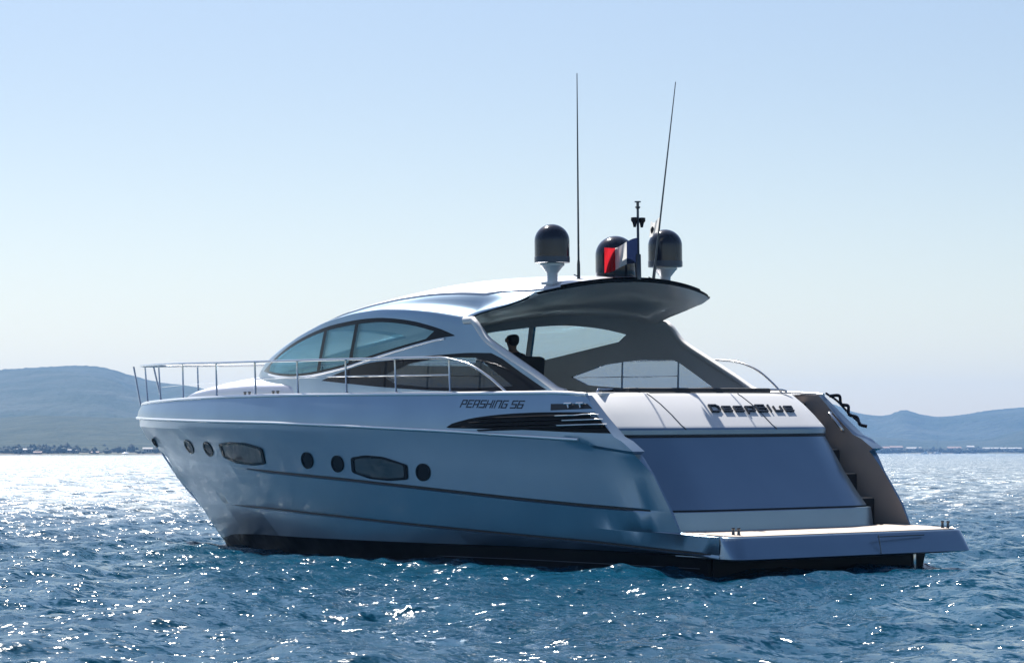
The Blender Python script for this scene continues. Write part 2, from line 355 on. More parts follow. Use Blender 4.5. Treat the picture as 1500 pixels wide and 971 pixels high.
house('beach_pavilion', 99, 34, 9.5, 5, 1.8, .35, 1, 1, 'longest low white roofed pavilion on the shore below the big hill', 'building', 6, .9)
house('villa', 56, 22, 3.4, 3, 1.1, .5, 2, 0, 'small rose house with tiled roof between the two low pale roofed buildings', 'house', 2, .4)
house('villa', 217, 40, 4.2, 4, 2.3, .7, 0, 2, 'white house with grey roof on the shore just behind the bow', 'house', 3, 1)
house('villa', 140, 26, 3.2, 3, 1.2, .5, 2, 0, 'small rose house with tiled roof between the long pavilion and the white tent', 'house', 2, .3)
house('long_warehouse', 1467, 60, 36, 12, 4.2, .8, 0, 1, 'long low white building on the shore at the far right', 'building', 12, 1)
house('villa', 1421, 50, 6, 8, 5.5, 1.2, 0, 1, 'narrow white house beside the long low white building', 'house', 2, 1)
house('villa', 1290, 40, 14, 9, 4.6, 1.4, 1, 0, 'cream house with tiled roof on the shore nearest to the stern', 'house', 4, .8)
house('villa', 1312, 60, 11, 9, 5.2, 1.3, 2, 0, 'rose house with tiled roof between the cream house and the sailing boat', 'house', 3, .8)
house('villa', 1338, 45, 13, 9, 4.2, 1.3, 2, 2, 'rose house with grey roof left of the small motor boat', 'house', 4, .8)
house('villa', 1397, 45, 12, 9, 4.6, 1.4, 2, 0, 'rose house with tiled roof just right of the sailing boat mast', 'house', 4, .8)
def tent(u, d):
    p = at(u, shore_d(u) + d, .35); t = empty('beach_tent', p, (0, 0, math.atan2(RT.y, RT.x))); tag(t, 'white domed tent at the water edge below the big hill, near the bow', 'tent')
    b = B(); b.lathe([(1.9, .45), (1.7, .75), (1.2, 1.0), (.6, 1.14), (.02, 1.2)], (0, 0, 0), 20); b.build('canopy', M['white'], t)
    for i in range(6):
        b = B(); b.tube([(1.7 * math.cos(i * 1.05), 1.7 * math.sin(i * 1.05), -.5), (1.7 * math.cos(i * 1.05), 1.7 * math.sin(i * 1.05), .55)], .05, 6); b.build('pole', M['chrome'], t)
tent(184, 14)
def small_boats():
    p = at(1371.5, 2500, 0); t = empty('sailing_boat', p, (0, 0, math.atan2(RT.y, RT.x) + .5)); tag(t, 'distant sailing boat with a tall bare mast off the right hand shore', 'sailing boat')
    P = []
    for i in range(15):
        x = -4 + 9 * i / 14; s = max(1 - max((x - 0) / 5, 0) ** 2, .02) * (1 if x > -3.5 else .8); P.append([(x, 1.35 * s, 1.0), (x, 1.1 * s, .2), (x, 0, -.5), (x, -1.1 * s, .2), (x, -1.35 * s, 1.0), (x, 0, 1.1), (x, 1.35 * s, 1.0)])
    b = B(); b.grid(P); b.build('hull', M['white'], t); b = B(); b.box((0, 0, 1.35), (3.2, 1.4, .7), bev=.15); b.build('cabin', M['white'], t)
    b = B(); b.tube([(.6, 0, 1), (.6, 0, 15.5)], [.13, .08], 8); b.tube([(.6, 0, 2.2), (-3.4, 0, 2.3)], .1, 8); b.tube([(4.9, 0, 1), (.6, 0, 15)], .02, 5); b.tube([(-4, 0, 1), (.6, 0, 15.4)], .02, 5); b.build('mast', M['dark_metal'], t)
    p = at(1355, 2450, 0); t = empty('motor_boat', p, (0, 0, math.atan2(RT.y, RT.x) + 2.6)); tag(t, 'small white motor boat far off, left of the sailing boat', 'motor boat')
    P = []
    for i in range(13):
        x = -3 + 6.5 * i / 12; s = max(1 - max(x / 3.5, 0) ** 2, .02); P.append([(x, 1.15 * s, .95 + .05 * x), (x, .9 * s, .2), (x, 0, -.4), (x, -.9 * s, .2), (x, -1.15 * s, .95 + .05 * x), (x, 0, 1.0 + .05 * x), (x, 1.15 * s, .95 + .05 * x)])
    b = B(); b.grid(P); b.build('hull', M['white'], t); b = B(); b.box((-.3, 0, 1.5), (2.2, 1.6, 1.1), bev=.2); b.box((-.4, 0, 2.2), (2.6, 1.7, .12)); b.build('cabin', M['white'], t)
small_boats()
def haze():
    b = B(); P = [at(u, d, z) for z in (-2.5, 115) for u, d in ((0, 0), (0, 0), (0, 0), (0, 0))]
    c = []
    for a, l in ((-80, -5400), (-80, 5400), (5000, 5400), (5000, -5400)): c.append(Vector((CAM.x, CAM.y, 0)) + D0 * a + RT * l)
    v = [p + Vector((0, 0, -3)) for p in c] + [p + Vector((0, 0, 115)) for p in c]
    b.add(v, [(0, 1, 2, 3), (4, 7, 6, 5), (0, 4, 5, 1), (1, 5, 6, 2), (2, 6, 7, 3), (3, 7, 4, 0)])
    m = bpy.data.materials.new('haze_air'); m.use_nodes = True; n = m.node_tree; n.nodes.clear()
    o = n.nodes.new('ShaderNodeOutputMaterial'); pv = n.nodes.new('ShaderNodeVolumePrincipled')
    pv.inputs['Color'].default_value = (.20, .40, .74, 1); pv.inputs['Density'].default_value = .00013; pv.inputs['Anisotropy'].default_value = .35
    n.links.new(pv.outputs[0], o.inputs['Volume'])
    ob = b.build('haze', m, None, None); ob['kind'] = 'stuff'
haze()

# ------------------------------------------------------------------ the yacht
HEEL = Euler((R(-.6), 0, 0))
yacht = empty('motor_yacht', (0, 0, 0), HEEL)
tag(yacht, 'large sleek silver motor yacht with dark windows and radomes, seen from its stern quarter', 'yacht')
ys = plan(2.18, 6.5, 17.15, 2.3, .8); yk = plan(2.28, 6.5, 17.3, 2.3, .8)
yg1 = plan(2.2, 6, 16.42, 2.2, .97); yg2 = plan(2.1, 6, 15.62, 2.05, 1); ych = plan(2.04, 6, 14.80, 2.15, 1); ywl = plan(1.8, 6, 13.9, 1.8, 1)
zs = fn([(2.4, 2.33), (2.9, 2.375), (3.3, 2.403), (4.7, 2.416), (5.8, 2.423), (7.9, 2.445), (9.7, 2.463), (12.3, 2.465), (13.8, 2.45), (15.4, 2.43), (17.2, 2.40)])
zk = fn([(2.0, 1.76), (2.94, 1.788), (4.3, 1.848), (5.65, 1.911), (6.6, 1.945), (8.27, 2.005), (10.2, 2.06), (12.6, 2.102), (15, 2.148), (16.3, 2.174), (17.3, 2.187)])
zg1 = fn([(1.0, .85), (2.8, .921), (4.25, .994), (6.7, 1.139), (8.5, 1.233), (10.65, 1.321), (12.56, 1.407), (16.4, 1.50)])
zg2 = fn([(0, .32), (1.07, .356), (2.95, .452), (4.37, .504), (6.85, .607), (8.7, .682), (11.06, .754), (12.9, .777), (15.7, .86)])
zc_ = fn([(0, .32), (4.5, .35), (9, .345), (12, .333), (13.6, .29), (14.8, .17)])
def crease(x, z):                                      # the quarters turn inboard aft of a slanted crease
    xc = 1.6 + 1.3 * (z - .65) / 1.1
    return .07 * (max(xc - x, 0) / .5) ** 1.05
rows = []                                              # (x aft, x stem, y(x), z(x))
rows.append((2.84, 17.12, ys, zs))
rows.append((2.52, 17.22, lambda x: (ys(x) + yk(x)) / 2 + .02, lambda x: zk(x) + (zs(x) - zk(x)) * .55))
rows.append((2.18, 17.29, lambda x: yk(x) - .004, lambda x: zk(x) + (zs(x) - zk(x)) * .10))
rows.append((2.02, 17.31, yk, zk))
rows.append((1.80, 17.30, lambda x: yk(x) - .045 * fade(x, 2.6, 3.2), lambda x: zk(x) - .03 - .10 * (1 - fade(x, 1.8, 3.0))))
rows.append((1.87, 17.24, lambda x: yk(x) - .048 - .03 * (1 - fade(x, 2.1, 2.6)), lambda x: zk(x) - .075 - .10 * (1 - fade(x, 1.8, 3.0))))
rows.append((1.80, 17.15, lambda x: yk(x) - .055 + .02 * (1 - fade(x, 2.1, 2.6)) - crease(x, 1.55) * .5, lambda x: zk(x) - .14 - .09 * (1 - fade(x, 1.8, 3.0))))
rows.append((1.60, 16.9, lambda x: yk(x) * .45 + yg1(x) * .55 - .02 - crease(x, 1.3), lambda x: (zk(x) + zg1(x)) / 2))
for dz, dy in ((.024, 0), (.012, -.03), (-.012, -.03), (-.026, .0)):
    rows.append((1.28 - (.024 - dz) * .6, 16.42, lambda x, dy=dy: yg1(x) + dy * fade(x, 1.5, 2.2) * (1 - fade(x, 10.8, 12.2)) - crease(x, zg1(x)), lambda x, dz=dz: zg1(x) + dz * (1 - .97 * fade(x, 10.8, 12.2))))
z12 = lambda x: .603 + (.5 * zg1(x) + .5 * zg2(x) - .603) * fade(x, 1.1, 6)
z13 = lambda x: (.55 + .025 * min(x, 2)) + (.42 * zg1(x) + .58 * zg2(x) - .60) * fade(x, 1.1, 6)
def yband(x, z): k = min(max((z - zg2(x)) / (zg1(x) - zg2(x)), 0), 1); return yg2(x) + (yg1(x) - yg2(x)) * k
rows.append((1.12, 16.0, lambda x: yband(x, z12(x)) - crease(x, .66) * .8, z12))
rows.append((.36, 15.85, lambda x: yband(x, z13(x)) - .02 * (1 - fade(x, 1, 2)), z13))
for dz, dy in ((.022, 0), (.01, -.028), (-.01, -.028), (-.024, .0)):
    rows.append((.36, 15.5, lambda x, dy=dy: yg2(x) + .028 * (1 - fade(x, .3, 1.6)) + dy * fade(x, .3, .8) * (1 - fade(x, 11.8, 13.4)), lambda x, dz=dz: zg2(x) + dz * (1 - .97 * fade(x, 11.8, 13.4))))
rows.append((.36, 14.70, lambda x: ych(x) + .10 * (1 - fade(x, .2, 1.6)), lambda x: zc_(x) - .05 * (1 - fade(x, .2, 1.0))))
rows.append((.75, 14.68, lambda x: ych(x) - .03, lambda x: zc_(x) - .02))
rows.append((.75, 14.35, lambda x: (ych(x) + ywl(x)) / 2 + .02, lambda x: zc_(x) - .25))
rows.append((.75, 13.9, ywl, lambda x: -.6))
NS = 150
tt = np.linspace(0, 1, NS); ss = 1 - (1 - tt) ** 1.7
def hull_mesh():
    b = B(); P = []
    for xa, xs, yf, zf in rows:
        P.append([(xa + (xs - xa) * s, yf(xa + (xs - xa) * s) * (1 if s < 1 else 0), zf(xa + (xs - xa) * s)) for s in ss])
    for sg in (1, -1):
        Q = [[(x, y * sg, z) for x, y, z in r] for r in P]; n = len(Q)
        for i in range(n - 1):
            v = Q[i] + Q[i + 1]
            for j in range(NS - 1):
                xm = Q[i + 1][j][0]; black = i >= n - 4 and not (i == n - 4 and xm < .9)
                if i in (8, 9, 10) and 1.6 < xm < 11.5 and i == 9: black = 2  # groove floors coloured dark, standing in for their shade
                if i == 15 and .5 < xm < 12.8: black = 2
                f = (j, j + 1, NS + j + 1, NS + j)
                b.add([v[k] for k in f], [(0, 1, 2, 3)], int(black))
        # quarters: cap between the outer skin and an inner face
        k0 = 13; yi = 2.08; cap = [[Q[i][0], (Q[i][0][0], sg * min(yi, abs(Q[i][0][1]) - .02), Q[i][0][2])] for i in range(k0)]
        b.grid(cap); b.grid([[c[1], (4.6, sg * yi, c[1][2])] for c in cap], 3)
        b.add([Q[n - 3][0], Q[n - 2][0], Q[n - 1][0], (.75, 0, -.6), (.75, 0, .3)], [(0, 1, 2, 3, 4)], 1)
    return b.mesh('hull'), P
hme, HP = hull_mesh()
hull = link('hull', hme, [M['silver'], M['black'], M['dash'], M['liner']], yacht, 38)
bvh = BVHTree.FromPolygons([v.co for v in hme.vertices], [p.vertices for p in hme.polygons])
def on_hull(x, z, off=0.):
    h = bvh.ray_cast(Vector((x, 6, z)), Vector((0, -1, 0)))
    p, n = (h[0], h[1]) if h[0] else (Vector((x, 2.2, z)), Vector((0, 1, 0)))
    if n.y < 0: n = -n
    return p + n * off
def patch(b, poly, o0, o1, mi=0):
    """a plate with outline poly (x, z) laid on the port side of the hull, from o0 to o1 off the skin"""
    n = len(poly); cx = sum(p[0] for p in poly) / n; cz = sum(p[1] for p in poly) / n
    rings = [1.0, .66, .33]; v = []; f = []
    for k in rings: v += [on_hull(cx + (x - cx) * k, cz + (z - cz) * k, o1) for x, z in poly]
    v.append(on_hull(cx, cz, o1)); c = len(v) - 1
    for r in range(2):
        for i in range(n): f.append((r * n + i, r * n + (i + 1) % n, (r + 1) * n + (i + 1) % n, (r + 1) * n + i))
    for i in range(n): f.append((2 * n + i, 2 * n + (i + 1) % n, c))
    k = len(v); v += [on_hull(x, z, o0) for x, z in poly]
    for i in range(n): f.append((i, k + i, k + (i + 1) % n, (i + 1) % n))
    b.add(v, f, mi)
def ringplate(b, outer, inner, o0, o1):
    n = len(outer); A = [on_hull(x, z, o0) for x, z in outer]; Bq = [on_hull(x, z, o1) for x, z in outer]; C = [on_hull(x, z, o1) for x, z in inner]; D = [on_hull(x, z, o0) for x, z in inner]
    b.grid([r + [r[0]] for r in (A, Bq, C, D)])
def ell(cx, cz, a, c, n=32): return [(cx + a * math.cos(2 * math.pi * i / n), cz + c * math.sin(2 * math.pi * i / n)) for i in range(n)]
# rub rail, gunwale, spray rail (each runs round both sides)
def along(row, off, r, x0, x1, name, m, dz=0.):
    b = B(); xa, xs, yf, zf = rows[row]
    for sg in (1, -1):
        pts = []
        for s in ss:
            x = xa + (xs - xa) * s
            if x0 <= x <= x1: pts.append((x, sg * (yf(x) + off) * (1 if s < 1 else 0), zf(x) + dz))
        b.tube(pts, r, 8)
    return b.build(name, m, yacht, 60)
along(3, .004, .021, 2.85, 17.4, 'rub_rail', M['bright'])
along(0, -.01, .030, 2.8, 17.2, 'gunwale', M['bright'], .004)
along(len(rows) - 2, .012, .012, .9, 11.9, 'spray_rail', M['domeband'], .075)
b = B(); b.tube(curve([(17.31, 0, 2.19), (16.58, 0, 1.565), (15.93, 0, 1.05), (15.3, 0, .655), (14.8, 0, .30), (14.3, 0, -.05)], 30), .018, 8); b.build('stem_guard', M['bright'], yacht, 60)
# portholes and hull windows
for x, z, ra, fx in ((16.6, 1.76, .08, .9), (14.0, 1.70, .125, 1.9), (13.02, 1.665, .128, 1.7), (9.38, 1.50, .135, 1.4), (8.51, 1.452, .135, 1.35), (6.35, 1.342, .135, 1.32)):
    ra *= .92; b = B(); ringplate(b, ell(x, z, ra * fx, ra), ell(x, z, ra * fx * .8, ra * .78), -.01, .014); p = b.build('porthole', M['gloss_black'], yacht)
    b = B(); patch(b, ell(x, z, ra * fx * .81, ra * .79), -.02, .004); b.build('pane', M['gloss_black'], p)
def hwin(pts, m, sub):
    n = len(pts); cx = sum(p[0] for p in pts) / n; cz = sum(p[1] for p in pts) / n
    o = [tuple(q) for q in curve_closed(pts)]; i = [(cx + (x - cx) * .90, cz + (z - cz) * .80) for x, z in o]
    b = B(); ringplate(b, o, i, -.01, .016); w = b.build('hull_window', M['gloss_black'], yacht)
    b = B(); patch(b, [(cx + (x - cx) * .91, cz + (z - cz) * .82) for x, z in o], -.02, .004); b.build('pane', m, w)
def curve_closed(pts):
    n = len(pts); out = []
    for i in range(n):                                  # straight sides with softly rounded corners
        a, c, d = np.array(pts[i - 1]), np.array(pts[i]), np.array(pts[(i + 1) % n]); p = c + (a - c) * .16; q = c + (d - c) * .16
        for t in (0, .33, .67, 1): out.append((1 - t) ** 2 * p + 2 * t * (1 - t) * c + t * t * q)
    return out
hwin([(12.44, 1.755), (11.95, 1.778), (11.35, 1.765), (10.78, 1.675), (10.78, 1.435), (11.25, 1.415), (11.9, 1.445), (12.42, 1.54)], M['curtain_glass'], 0)
hwin([(8.12, 1.545), (7.75, 1.58), (7.3, 1.56), (6.72, 1.445), (6.72, 1.235), (7.17, 1.215), (7.65, 1.24), (8.12, 1.33)], M['hull_glass'], 0)
# vent grille with louvres
vent = curve([(5.72, 1.965), (5.66, 2.0), (5.38, 2.055), (5.08, 2.095), (4.48, 2.135), (3.9, 2.15), (3.2, 2.15), (2.60, 2.14)], 26) + curve([(2.24, 1.865), (3.05, 1.885), (4.19, 1.925), (5.66, 1.955)], 16)
b = B(); patch(b, vent, -.01, .006); vg = b.build('vent_grille', M['satin_black'], yacht, 25)
for k, (z0, x0, x1) in enumerate(((2.105, 5.0, 2.62), (2.05, 5.2, 2.54), (1.995, 5.35, 2.46), (1.945, 5.0, 2.38))):
    b = B(); pts = []
    for i in range(16):
        x = x0 + (x1 - x0) * i / 15; z = z0 - (x - 2.5) * .004 - max(0, x - 3.6) * .012
        pts.append((x, z))
    P = [[on_hull(x, z + .012, .0), on_hull(x, z + .010, .03), on_hull(x, z, .036), on_hull(x, z - .012, .004)] for x, z in pts]
    b.grid(P); b.build('slat', M['satin_black'], vg, 30)
for z0, x0, x1 in ((2.098, 3.35, 2.52), (2.036, 3.2, 2.44), (1.972, 3.3, 2.36)):
    b = B(); b.tube([on_hull(x0 + (x1 - x0) * i / 9, z0 + .012 * i / 9, .04) for i in range(10)], .0085, 6); b.build('slat_highlight', M['bright'], vg, 60)  # bright strips painted in as sun highlights on the aft slats
b = B(); patch(b, [(3.52, 2.262), (2.78, 2.255), (2.66, 2.19), (3.5, 2.175)], -.01, .004); rc = b.build('cleat_recess_shade', M['dash'], yacht)  # dark plate on the skin, painted shade in place of a real recess
for x in (3.12, 2.88):
    b = B(); p = on_hull(x, 2.20, .02); b.tube([p, p + Vector((.02, 0, .05))], .016, 8); b.tube([p + Vector((-.06, 0, .055)), p + Vector((.09, 0, .055))], .014, 8); b.build('cleat', M['chrome'], rc)

# decks
def deck():
    b = B(); P = []
    for x in np.linspace(3.3, 17.08, 90):
        y = ys(x) - .01; yi = max(min(1.72, y - .05), 0) if x < 6.2 else 0; z = zs(x) - .02
        P.append([(x, y - (y - yi) * t, z + .03 * t * (1 if yi == 0 else 0)) for t in (0, .3, .6, 1)])
    b.grid(P); b.grid([[(x, -y, z) for x, y, z in r] for r in P])
    for sg in (1, -1): b.grid([[(x, sg * 1.72, 2.39), (x, sg * 1.72, 1.5)] for x in np.linspace(3.3, 6.3, 6)])
    b.build('deck', M['silver_top'], yacht, 40); b = B()
    b.add([(3.3, 1.72, 1.5), (12, 1.72, 1.5), (12, -1.72, 1.5), (3.3, -1.72, 1.5)], [(0, 1, 2, 3)])
    b.build('cabin_floor', M['dash'], yacht, 40)
deck()
def foredeck():
    yt = plan(1.6, 6, 15.95, 2.2, .8)
    zt = fn([(8.6, 2.43), (9.0, 2.47), (9.35, 2.54), (9.9, 2.615), (10.6, 2.65), (11.2, 2.664), (12.2, 2.673), (14, 2.643), (15.3, 2.575), (15.95, 2.46)])
    zc = fn([(8.6, 2.7), (13, 2.86), (13.7, 2.81), (14.5, 2.715), (15.3, 2.615), (15.95, 2.47)])
    P = []
    for t in np.linspace(0, 1, 70):
        x = 8.6 + 7.35 * (1 - (1 - t) ** 1.6); y = yt(x) if t < 1 else .0; a, c = zt(x), max(zc(x), zt(x) + .004)
        r = curve([(y, 2.38), (max(y - .02, 0), a - .07), (max(y - .05, 0), a - .02), (max(y - .11, 0), a), (y * .55, a + (c - a) * .6), (0, c)], 20); P.append([(x, p[0], p[1]) for p in r])
    b = B(); b.grid(P); b.grid([[(x, -y, z) for x, y, z in r] for r in P]); b.build('foredeck_trunk', M['silver_deck'], yacht, 60)
foredeck()

# deckhouse, arch legs and hardtop: one shell, cut for the windows
yd = plan(1.80, 6.0, 13.6, 2.2, .8)
zsh = fn([(5.9, 3.46), (6.6, 3.57), (7.27, 3.64), (8.0, 3.68), (8.78, 3.65), (9.67, 3.56), (10.7, 3.37), (12.07, 3.05), (13.0, 2.86), (13.6, 2.78)])
zcr = fn([(4.2, 4.0), (4.8, 4.05), (5.6, 4.085), (6.3, 4.09), (7.1, 4.04), (8.0, 3.93), (8.78, 3.84), (9.66, 3.73), (10.7, 3.58), (12.0, 3.34), (12.5, 3.19), (13.2, 2.94), (13.6, 2.80)])
zleg = fn([(3.62, 2.41), (3.88, 2.46), (4.23, 2.64), (4.81, 2.91), (5.2, 3.09), (5.39, 3.19), (5.52, 3.30), (5.62, 3.42), (5.9, 3.47)])
zed = fn([(4.5, 3.83), (4.57, 3.81), (4.84, 3.71), (5.1, 3.64), (5.6, 3.55), (5.9, 3.47)])
NCR, NSD = 30, 12
_c = np.array(curve([(1, 0), (.994, .05), (.972, .105), (.93, .15), (.885, .20), (.85, .33), (.815, .52), (.79, .60), (.74, .73), (.66, .84), (.45, .93), (.2, .985), (0, 1)], 120))
CQ, CY, CZ = np.linspace(0, 1, 120) ** 1.0, _c[:, 0], _c[:, 1]
_d = np.r_[0, np.cumsum(np.hypot(np.diff(CY) * 1.8, np.diff(CZ) * .55))]; _d /= _d[-1]
CQ = _d ** .72                                          # more points on the roll, fewer on the flat top
def crown(x, k, u=0.):
    """point k of the crown at station x; u > 0 is the overhang aft of the pillars (0..1)"""
    t = k / (NCR - 1) * math.pi / 2
    if u <= 0: y0, z0, z1, xx = yd(x), zsh(x), zcr(x), x
    else:
        xe = 4.57 - .34 * math.sin(t) ** 1.2; xx = 5.9 + (xe - 5.9) * u; xr = 5.9 + (4.57 - 5.9) * u
        y0 = 1.80 - .22 * u ** 1.3; z0 = zed(xr); z1 = zcr(xx)
    q = k / (NCR - 1)
    yy = float(np.interp(q, CQ, CY)); zz = float(np.interp(q, CQ, CZ))
    wr = fade(xx, 12.6, 10.5) if u <= 0 else 1 - u                      # the rolled shoulder dies away towards the nose and the tips
    ye = max(math.cos(t), 0) ** .93; ze = math.sin(t) ** .93
    yn = ye * (1 - wr) + yy * wr; zn = ze * (1 - wr) + zz * wr
    y = y0 * yn if k < NCR - 1 else 0.
    zp = 1 - (y / y0) ** 2 if y0 > 1e-6 else 1; w = u
    return Vector((xx, y, z0 + (z1 - z0) * (zn * (1 - w) + zp * w)))
def shell_mesh():
    b = B()
    xs = 5.9 + (13.597 - 5.9) * (1 - (1 - np.linspace(0, 1, 76)) ** 1.5)
    for sg in (1, -1):
        side = []
        for x in list(np.linspace(3.62, 5.88, 40)) + list(xs):
            zt = zsh(x) if x >= 5.9 else zleg(x); r = []
            for k in range(NSD):
                t = k / (NSD - 1); z = 2.36 + (zt - 2.36) * t; zr = zsh(max(x, 5.9)); h = (z - 2.36) / (zr - 2.36)
                y0 = yd(x); r.append((x, sg * (y0 + (.065 * (1 - h) + .02 * math.sin(h * math.pi)) * min(1, y0 / .6)) * (1 if y0 > 1e-4 else 0), z))
            side.append(r)
        b.grid(side)
        b.grid([[(p.x, sg * p.y, p.z) for p in (crown(x, k) for k in range(NCR))] for x in xs])
        b.grid([[(p.x, sg * p.y, p.z) for p in (crown(5.9, k, u) for k in range(NCR))] for u in np.linspace(0, 1, 22)])
    me = b.mesh('shell')
    # outward normals
    for m in (M['silver'], M['underside'], M['satin_black']): me.materials.append(m)
    bm = bmesh.new(); bm.from_mesh(me); f = max(bm.faces, key=lambda q: q.calc_center_median().z)
    if f.normal.z < 0: bmesh.ops.reverse_faces(bm, faces=bm.faces)
    bm.to_mesh(me); bm.free()
    return evaluated(me, [('SOLIDIFY', dict(thickness=.04, offset=-1, material_offset=1, material_offset_rim=2, use_even_offset=False))], 'deckhouse')
shell = shell_mesh()
def prisms(poly, y0=.25, y1=2.6, both=True):
    b = B(); b.prism(poly, 'y', y0, y1)
    if both: b.prism([p for p in poly][::-1], 'y', -y1, -y0)
    return b.mesh('c')
def shrink(poly, d):
    poly = [p for i, p in enumerate(poly) if (Vector(p) - Vector(poly[i - 1])).length > 2e-3]
    n = len(poly); A = sum(poly[i - 1][0] * poly[i][1] - poly[i][0] * poly[i - 1][1] for i in range(n)); s = 1 if A > 0 else -1; out = []
    for i in range(n):
        a, c, e = Vector(poly[i - 1]), Vector(poly[i]), Vector(poly[(i + 1) % n])
        n1 = Vector((-(c - a).y, (c - a).x)).normalized() * s; n2 = Vector((-(e - c).y, (e - c).x)).normalized() * s
        m = (n1 + n2); m = m / max(m.length_squared, .5) * 2; out.append(tuple(c + m * d * (1 if m.length < 2.2 else .8)))
    return out
up_top = curve([(12.55, 2.895), (12.065, 3.016), (11.489, 3.159), (10.704, 3.322), (9.668, 3.482), (8.783, 3.551), (8.183, 3.567), (7.806, 3.556), (7.268, 3.507), (6.926, 3.456), (6.433, 3.353), (6.10, 3.255)], 40)
up_bot = curve([(6.10, 3.245), (6.433, 3.225), (6.926, 3.165), (7.622, 3.068), (8.376, 2.958), (8.991, 2.872), (9.906, 2.792), (10.421, 2.775), (10.996, 2.775), (11.665, 2.808), (12.55, 2.885)], 30)
upper = up_top + up_bot
def clip_x(poly, a, b):                                # part of a polygon between two slanted lines x = a0 + a1*(z-3), x = b0 + b1*(z-3)
    def cl(P, s, k):
        o = []
        for i in range(len(P)):
            p, q = P[i - 1], P[i]; fp = s * (p[0] - k[0] - k[1] * (p[1] - 3)); fq = s * (q[0] - k[0] - k[1] * (q[1] - 3))
            if (fp >= 0) != (fq >= 0): t = fp / (fp - fq); o.append((p[0] + (q[0] - p[0]) * t, p[1] + (q[1] - p[1]) * t))
            if fq >= 0: o.append(q)
        return o
    return cl(cl(poly, 1, a), -1, b)
inn_t = [(x, z - .062 + .02 * fade(x, 9, 12)) for x, z in up_top if 6.5 < x < 12.2]; inn_b = [(x, z + .035) for x, z in up_bot if 6.6 < x < 12.2]
inner = inn_t + inn_b
panes_up = [clip_x(inner, (5, 0), (8.72, -.27)), clip_x(inner, (8.82, -.27), (9.72, -.30)), clip_x(inner, (9.83, -.30), (13, 0))]
low_top = curve([(9.712, 2.685), (9.208, 2.776), (8.78, 2.846), (8.278, 2.912), (7.622, 2.942), (6.925, 2.972), (6.273, 2.992), (5.804, 3.0), (5.25, 2.985)], 30)
lower = low_top + [(5.0, 2.90), (4.6, 2.71), (4.16, 2.51), (4.02, 2.455)] + curve([(4.97, 2.448), (5.65, 2.458), (6.593, 2.488), (7.99, 2.565), (8.779, 2.62), (9.70, 2.682)], 16)
panes_low = [[(7.85, 2.72), (7.14, 2.885), (6.67, 2.925), (6.2, 2.945), (5.58, 2.925), (5.45, 2.88), (4.76, 2.52), (5.5, 2.505), (6.6, 2.53), (7.5, 2.59)]]
cut_u, cut_l = prisms(upper), prisms(lower, 1.0)
body = boolean(boolean(shell, cut_u, 'DIFFERENCE'), cut_l, 'DIFFERENCE')
ws_poly = [(10.95, .98), (11.6, .80), (12.2, .60), (12.7, .40), (12.98, .18), (13.02, 0), (12.98, -.18), (12.7, -.40), (12.2, -.60), (11.6, -.80), (10.95, -.98), (10.9, -.5), (10.88, 0), (10.9, .5)]
def zprism(poly): b = B(); b.prism(poly, 'z', 2.9, 4.4); return b.mesh('c')
body = boolean(body, zprism(ws_poly), 'DIFFERENCE')
house_o = link('deckhouse', body, [], yacht, 30)
def halves(me):
    """split a mesh into its port and starboard halves"""
    out = []
    for sg in (1, -1):
        bm = bmesh.new(); bm.from_mesh(me); bmesh.ops.delete(bm, geom=[f for f in bm.faces if f.calc_center_median().y * sg < 0], context='FACES')
        m = me.copy(); bm.to_mesh(m); bm.free(); out.append(m)
    return out
def setmat(me, m):
    me.materials.clear(); me.materials.append(m); me.polygons.foreach_set('material_index', [0] * len(me.polygons))
def window(outer, cutm, panes, gm, y0, pname):
    fr = boolean(shell, cutm, 'INTERSECT')
    for p in panes: fr = boolean(fr, prisms(p, y0), 'DIFFERENCE')
    fh = halves(fr); objs = []
    for sg, me in zip((1, -1), fh):
        setmat(me, M['gloss_black']); me.materials.append(M['underside'])
        for p in me.polygons:
            if p.normal.y * sg < -.5: p.material_index = 1
        objs.append(link(pname, me, [], yacht, 30))
    for p in panes:
        g = boolean(shell, prisms(shrink(p, .002), y0), 'INTERSECT')
        for me, o in zip(halves(g), objs): setmat(me, gm); link('pane', me, [], o, 30)
window(upper, cut_u, panes_up, M['glass_upper'], .25, 'saloon_window')
window(lower, cut_l, panes_low, M['glass_lower'], 1.0, 'quarter_window')
g = boolean(shell, zprism(shrink(ws_poly, .003)), 'INTERSECT'); setmat(g, M['glass_upper']); link('windshield', g, [], yacht, 30)
sb = BVHTree.FromPolygons([v.co for v in shell.vertices], [p.vertices for p in shell.polygons])
def on_shell(x, z, off=0., sg=1):
    h = sb.ray_cast(Vector((x, 6 * sg, z)), Vector((0, -sg, 0))); p = h[0] if h[0] else Vector((x, 1.82 * sg, z)); return p + Vector((0, sg * off, 0))
for sg in (1, -1):                                     # bright moulding under the upper window; pale roll painted as the arch's sunlit edge
    b = B(); b.tube([on_shell(x, z - .02, .004, sg) for x, z in up_bot if 6.2 < x < 12.3], .016, 8); b.build('window_moulding', M['bright'], yacht, 60)
    b = B(); b.tube([(x, sg * 1.815, zleg(x) - .012) for x in np.linspace(3.70, 5.60, 34)] + [(5.70, sg * 1.81, 3.455), (5.9, sg * 1.80, 3.455)], .052, 12); b.build('arch_sunlit_roll', M['silver_top'], yacht, 60)
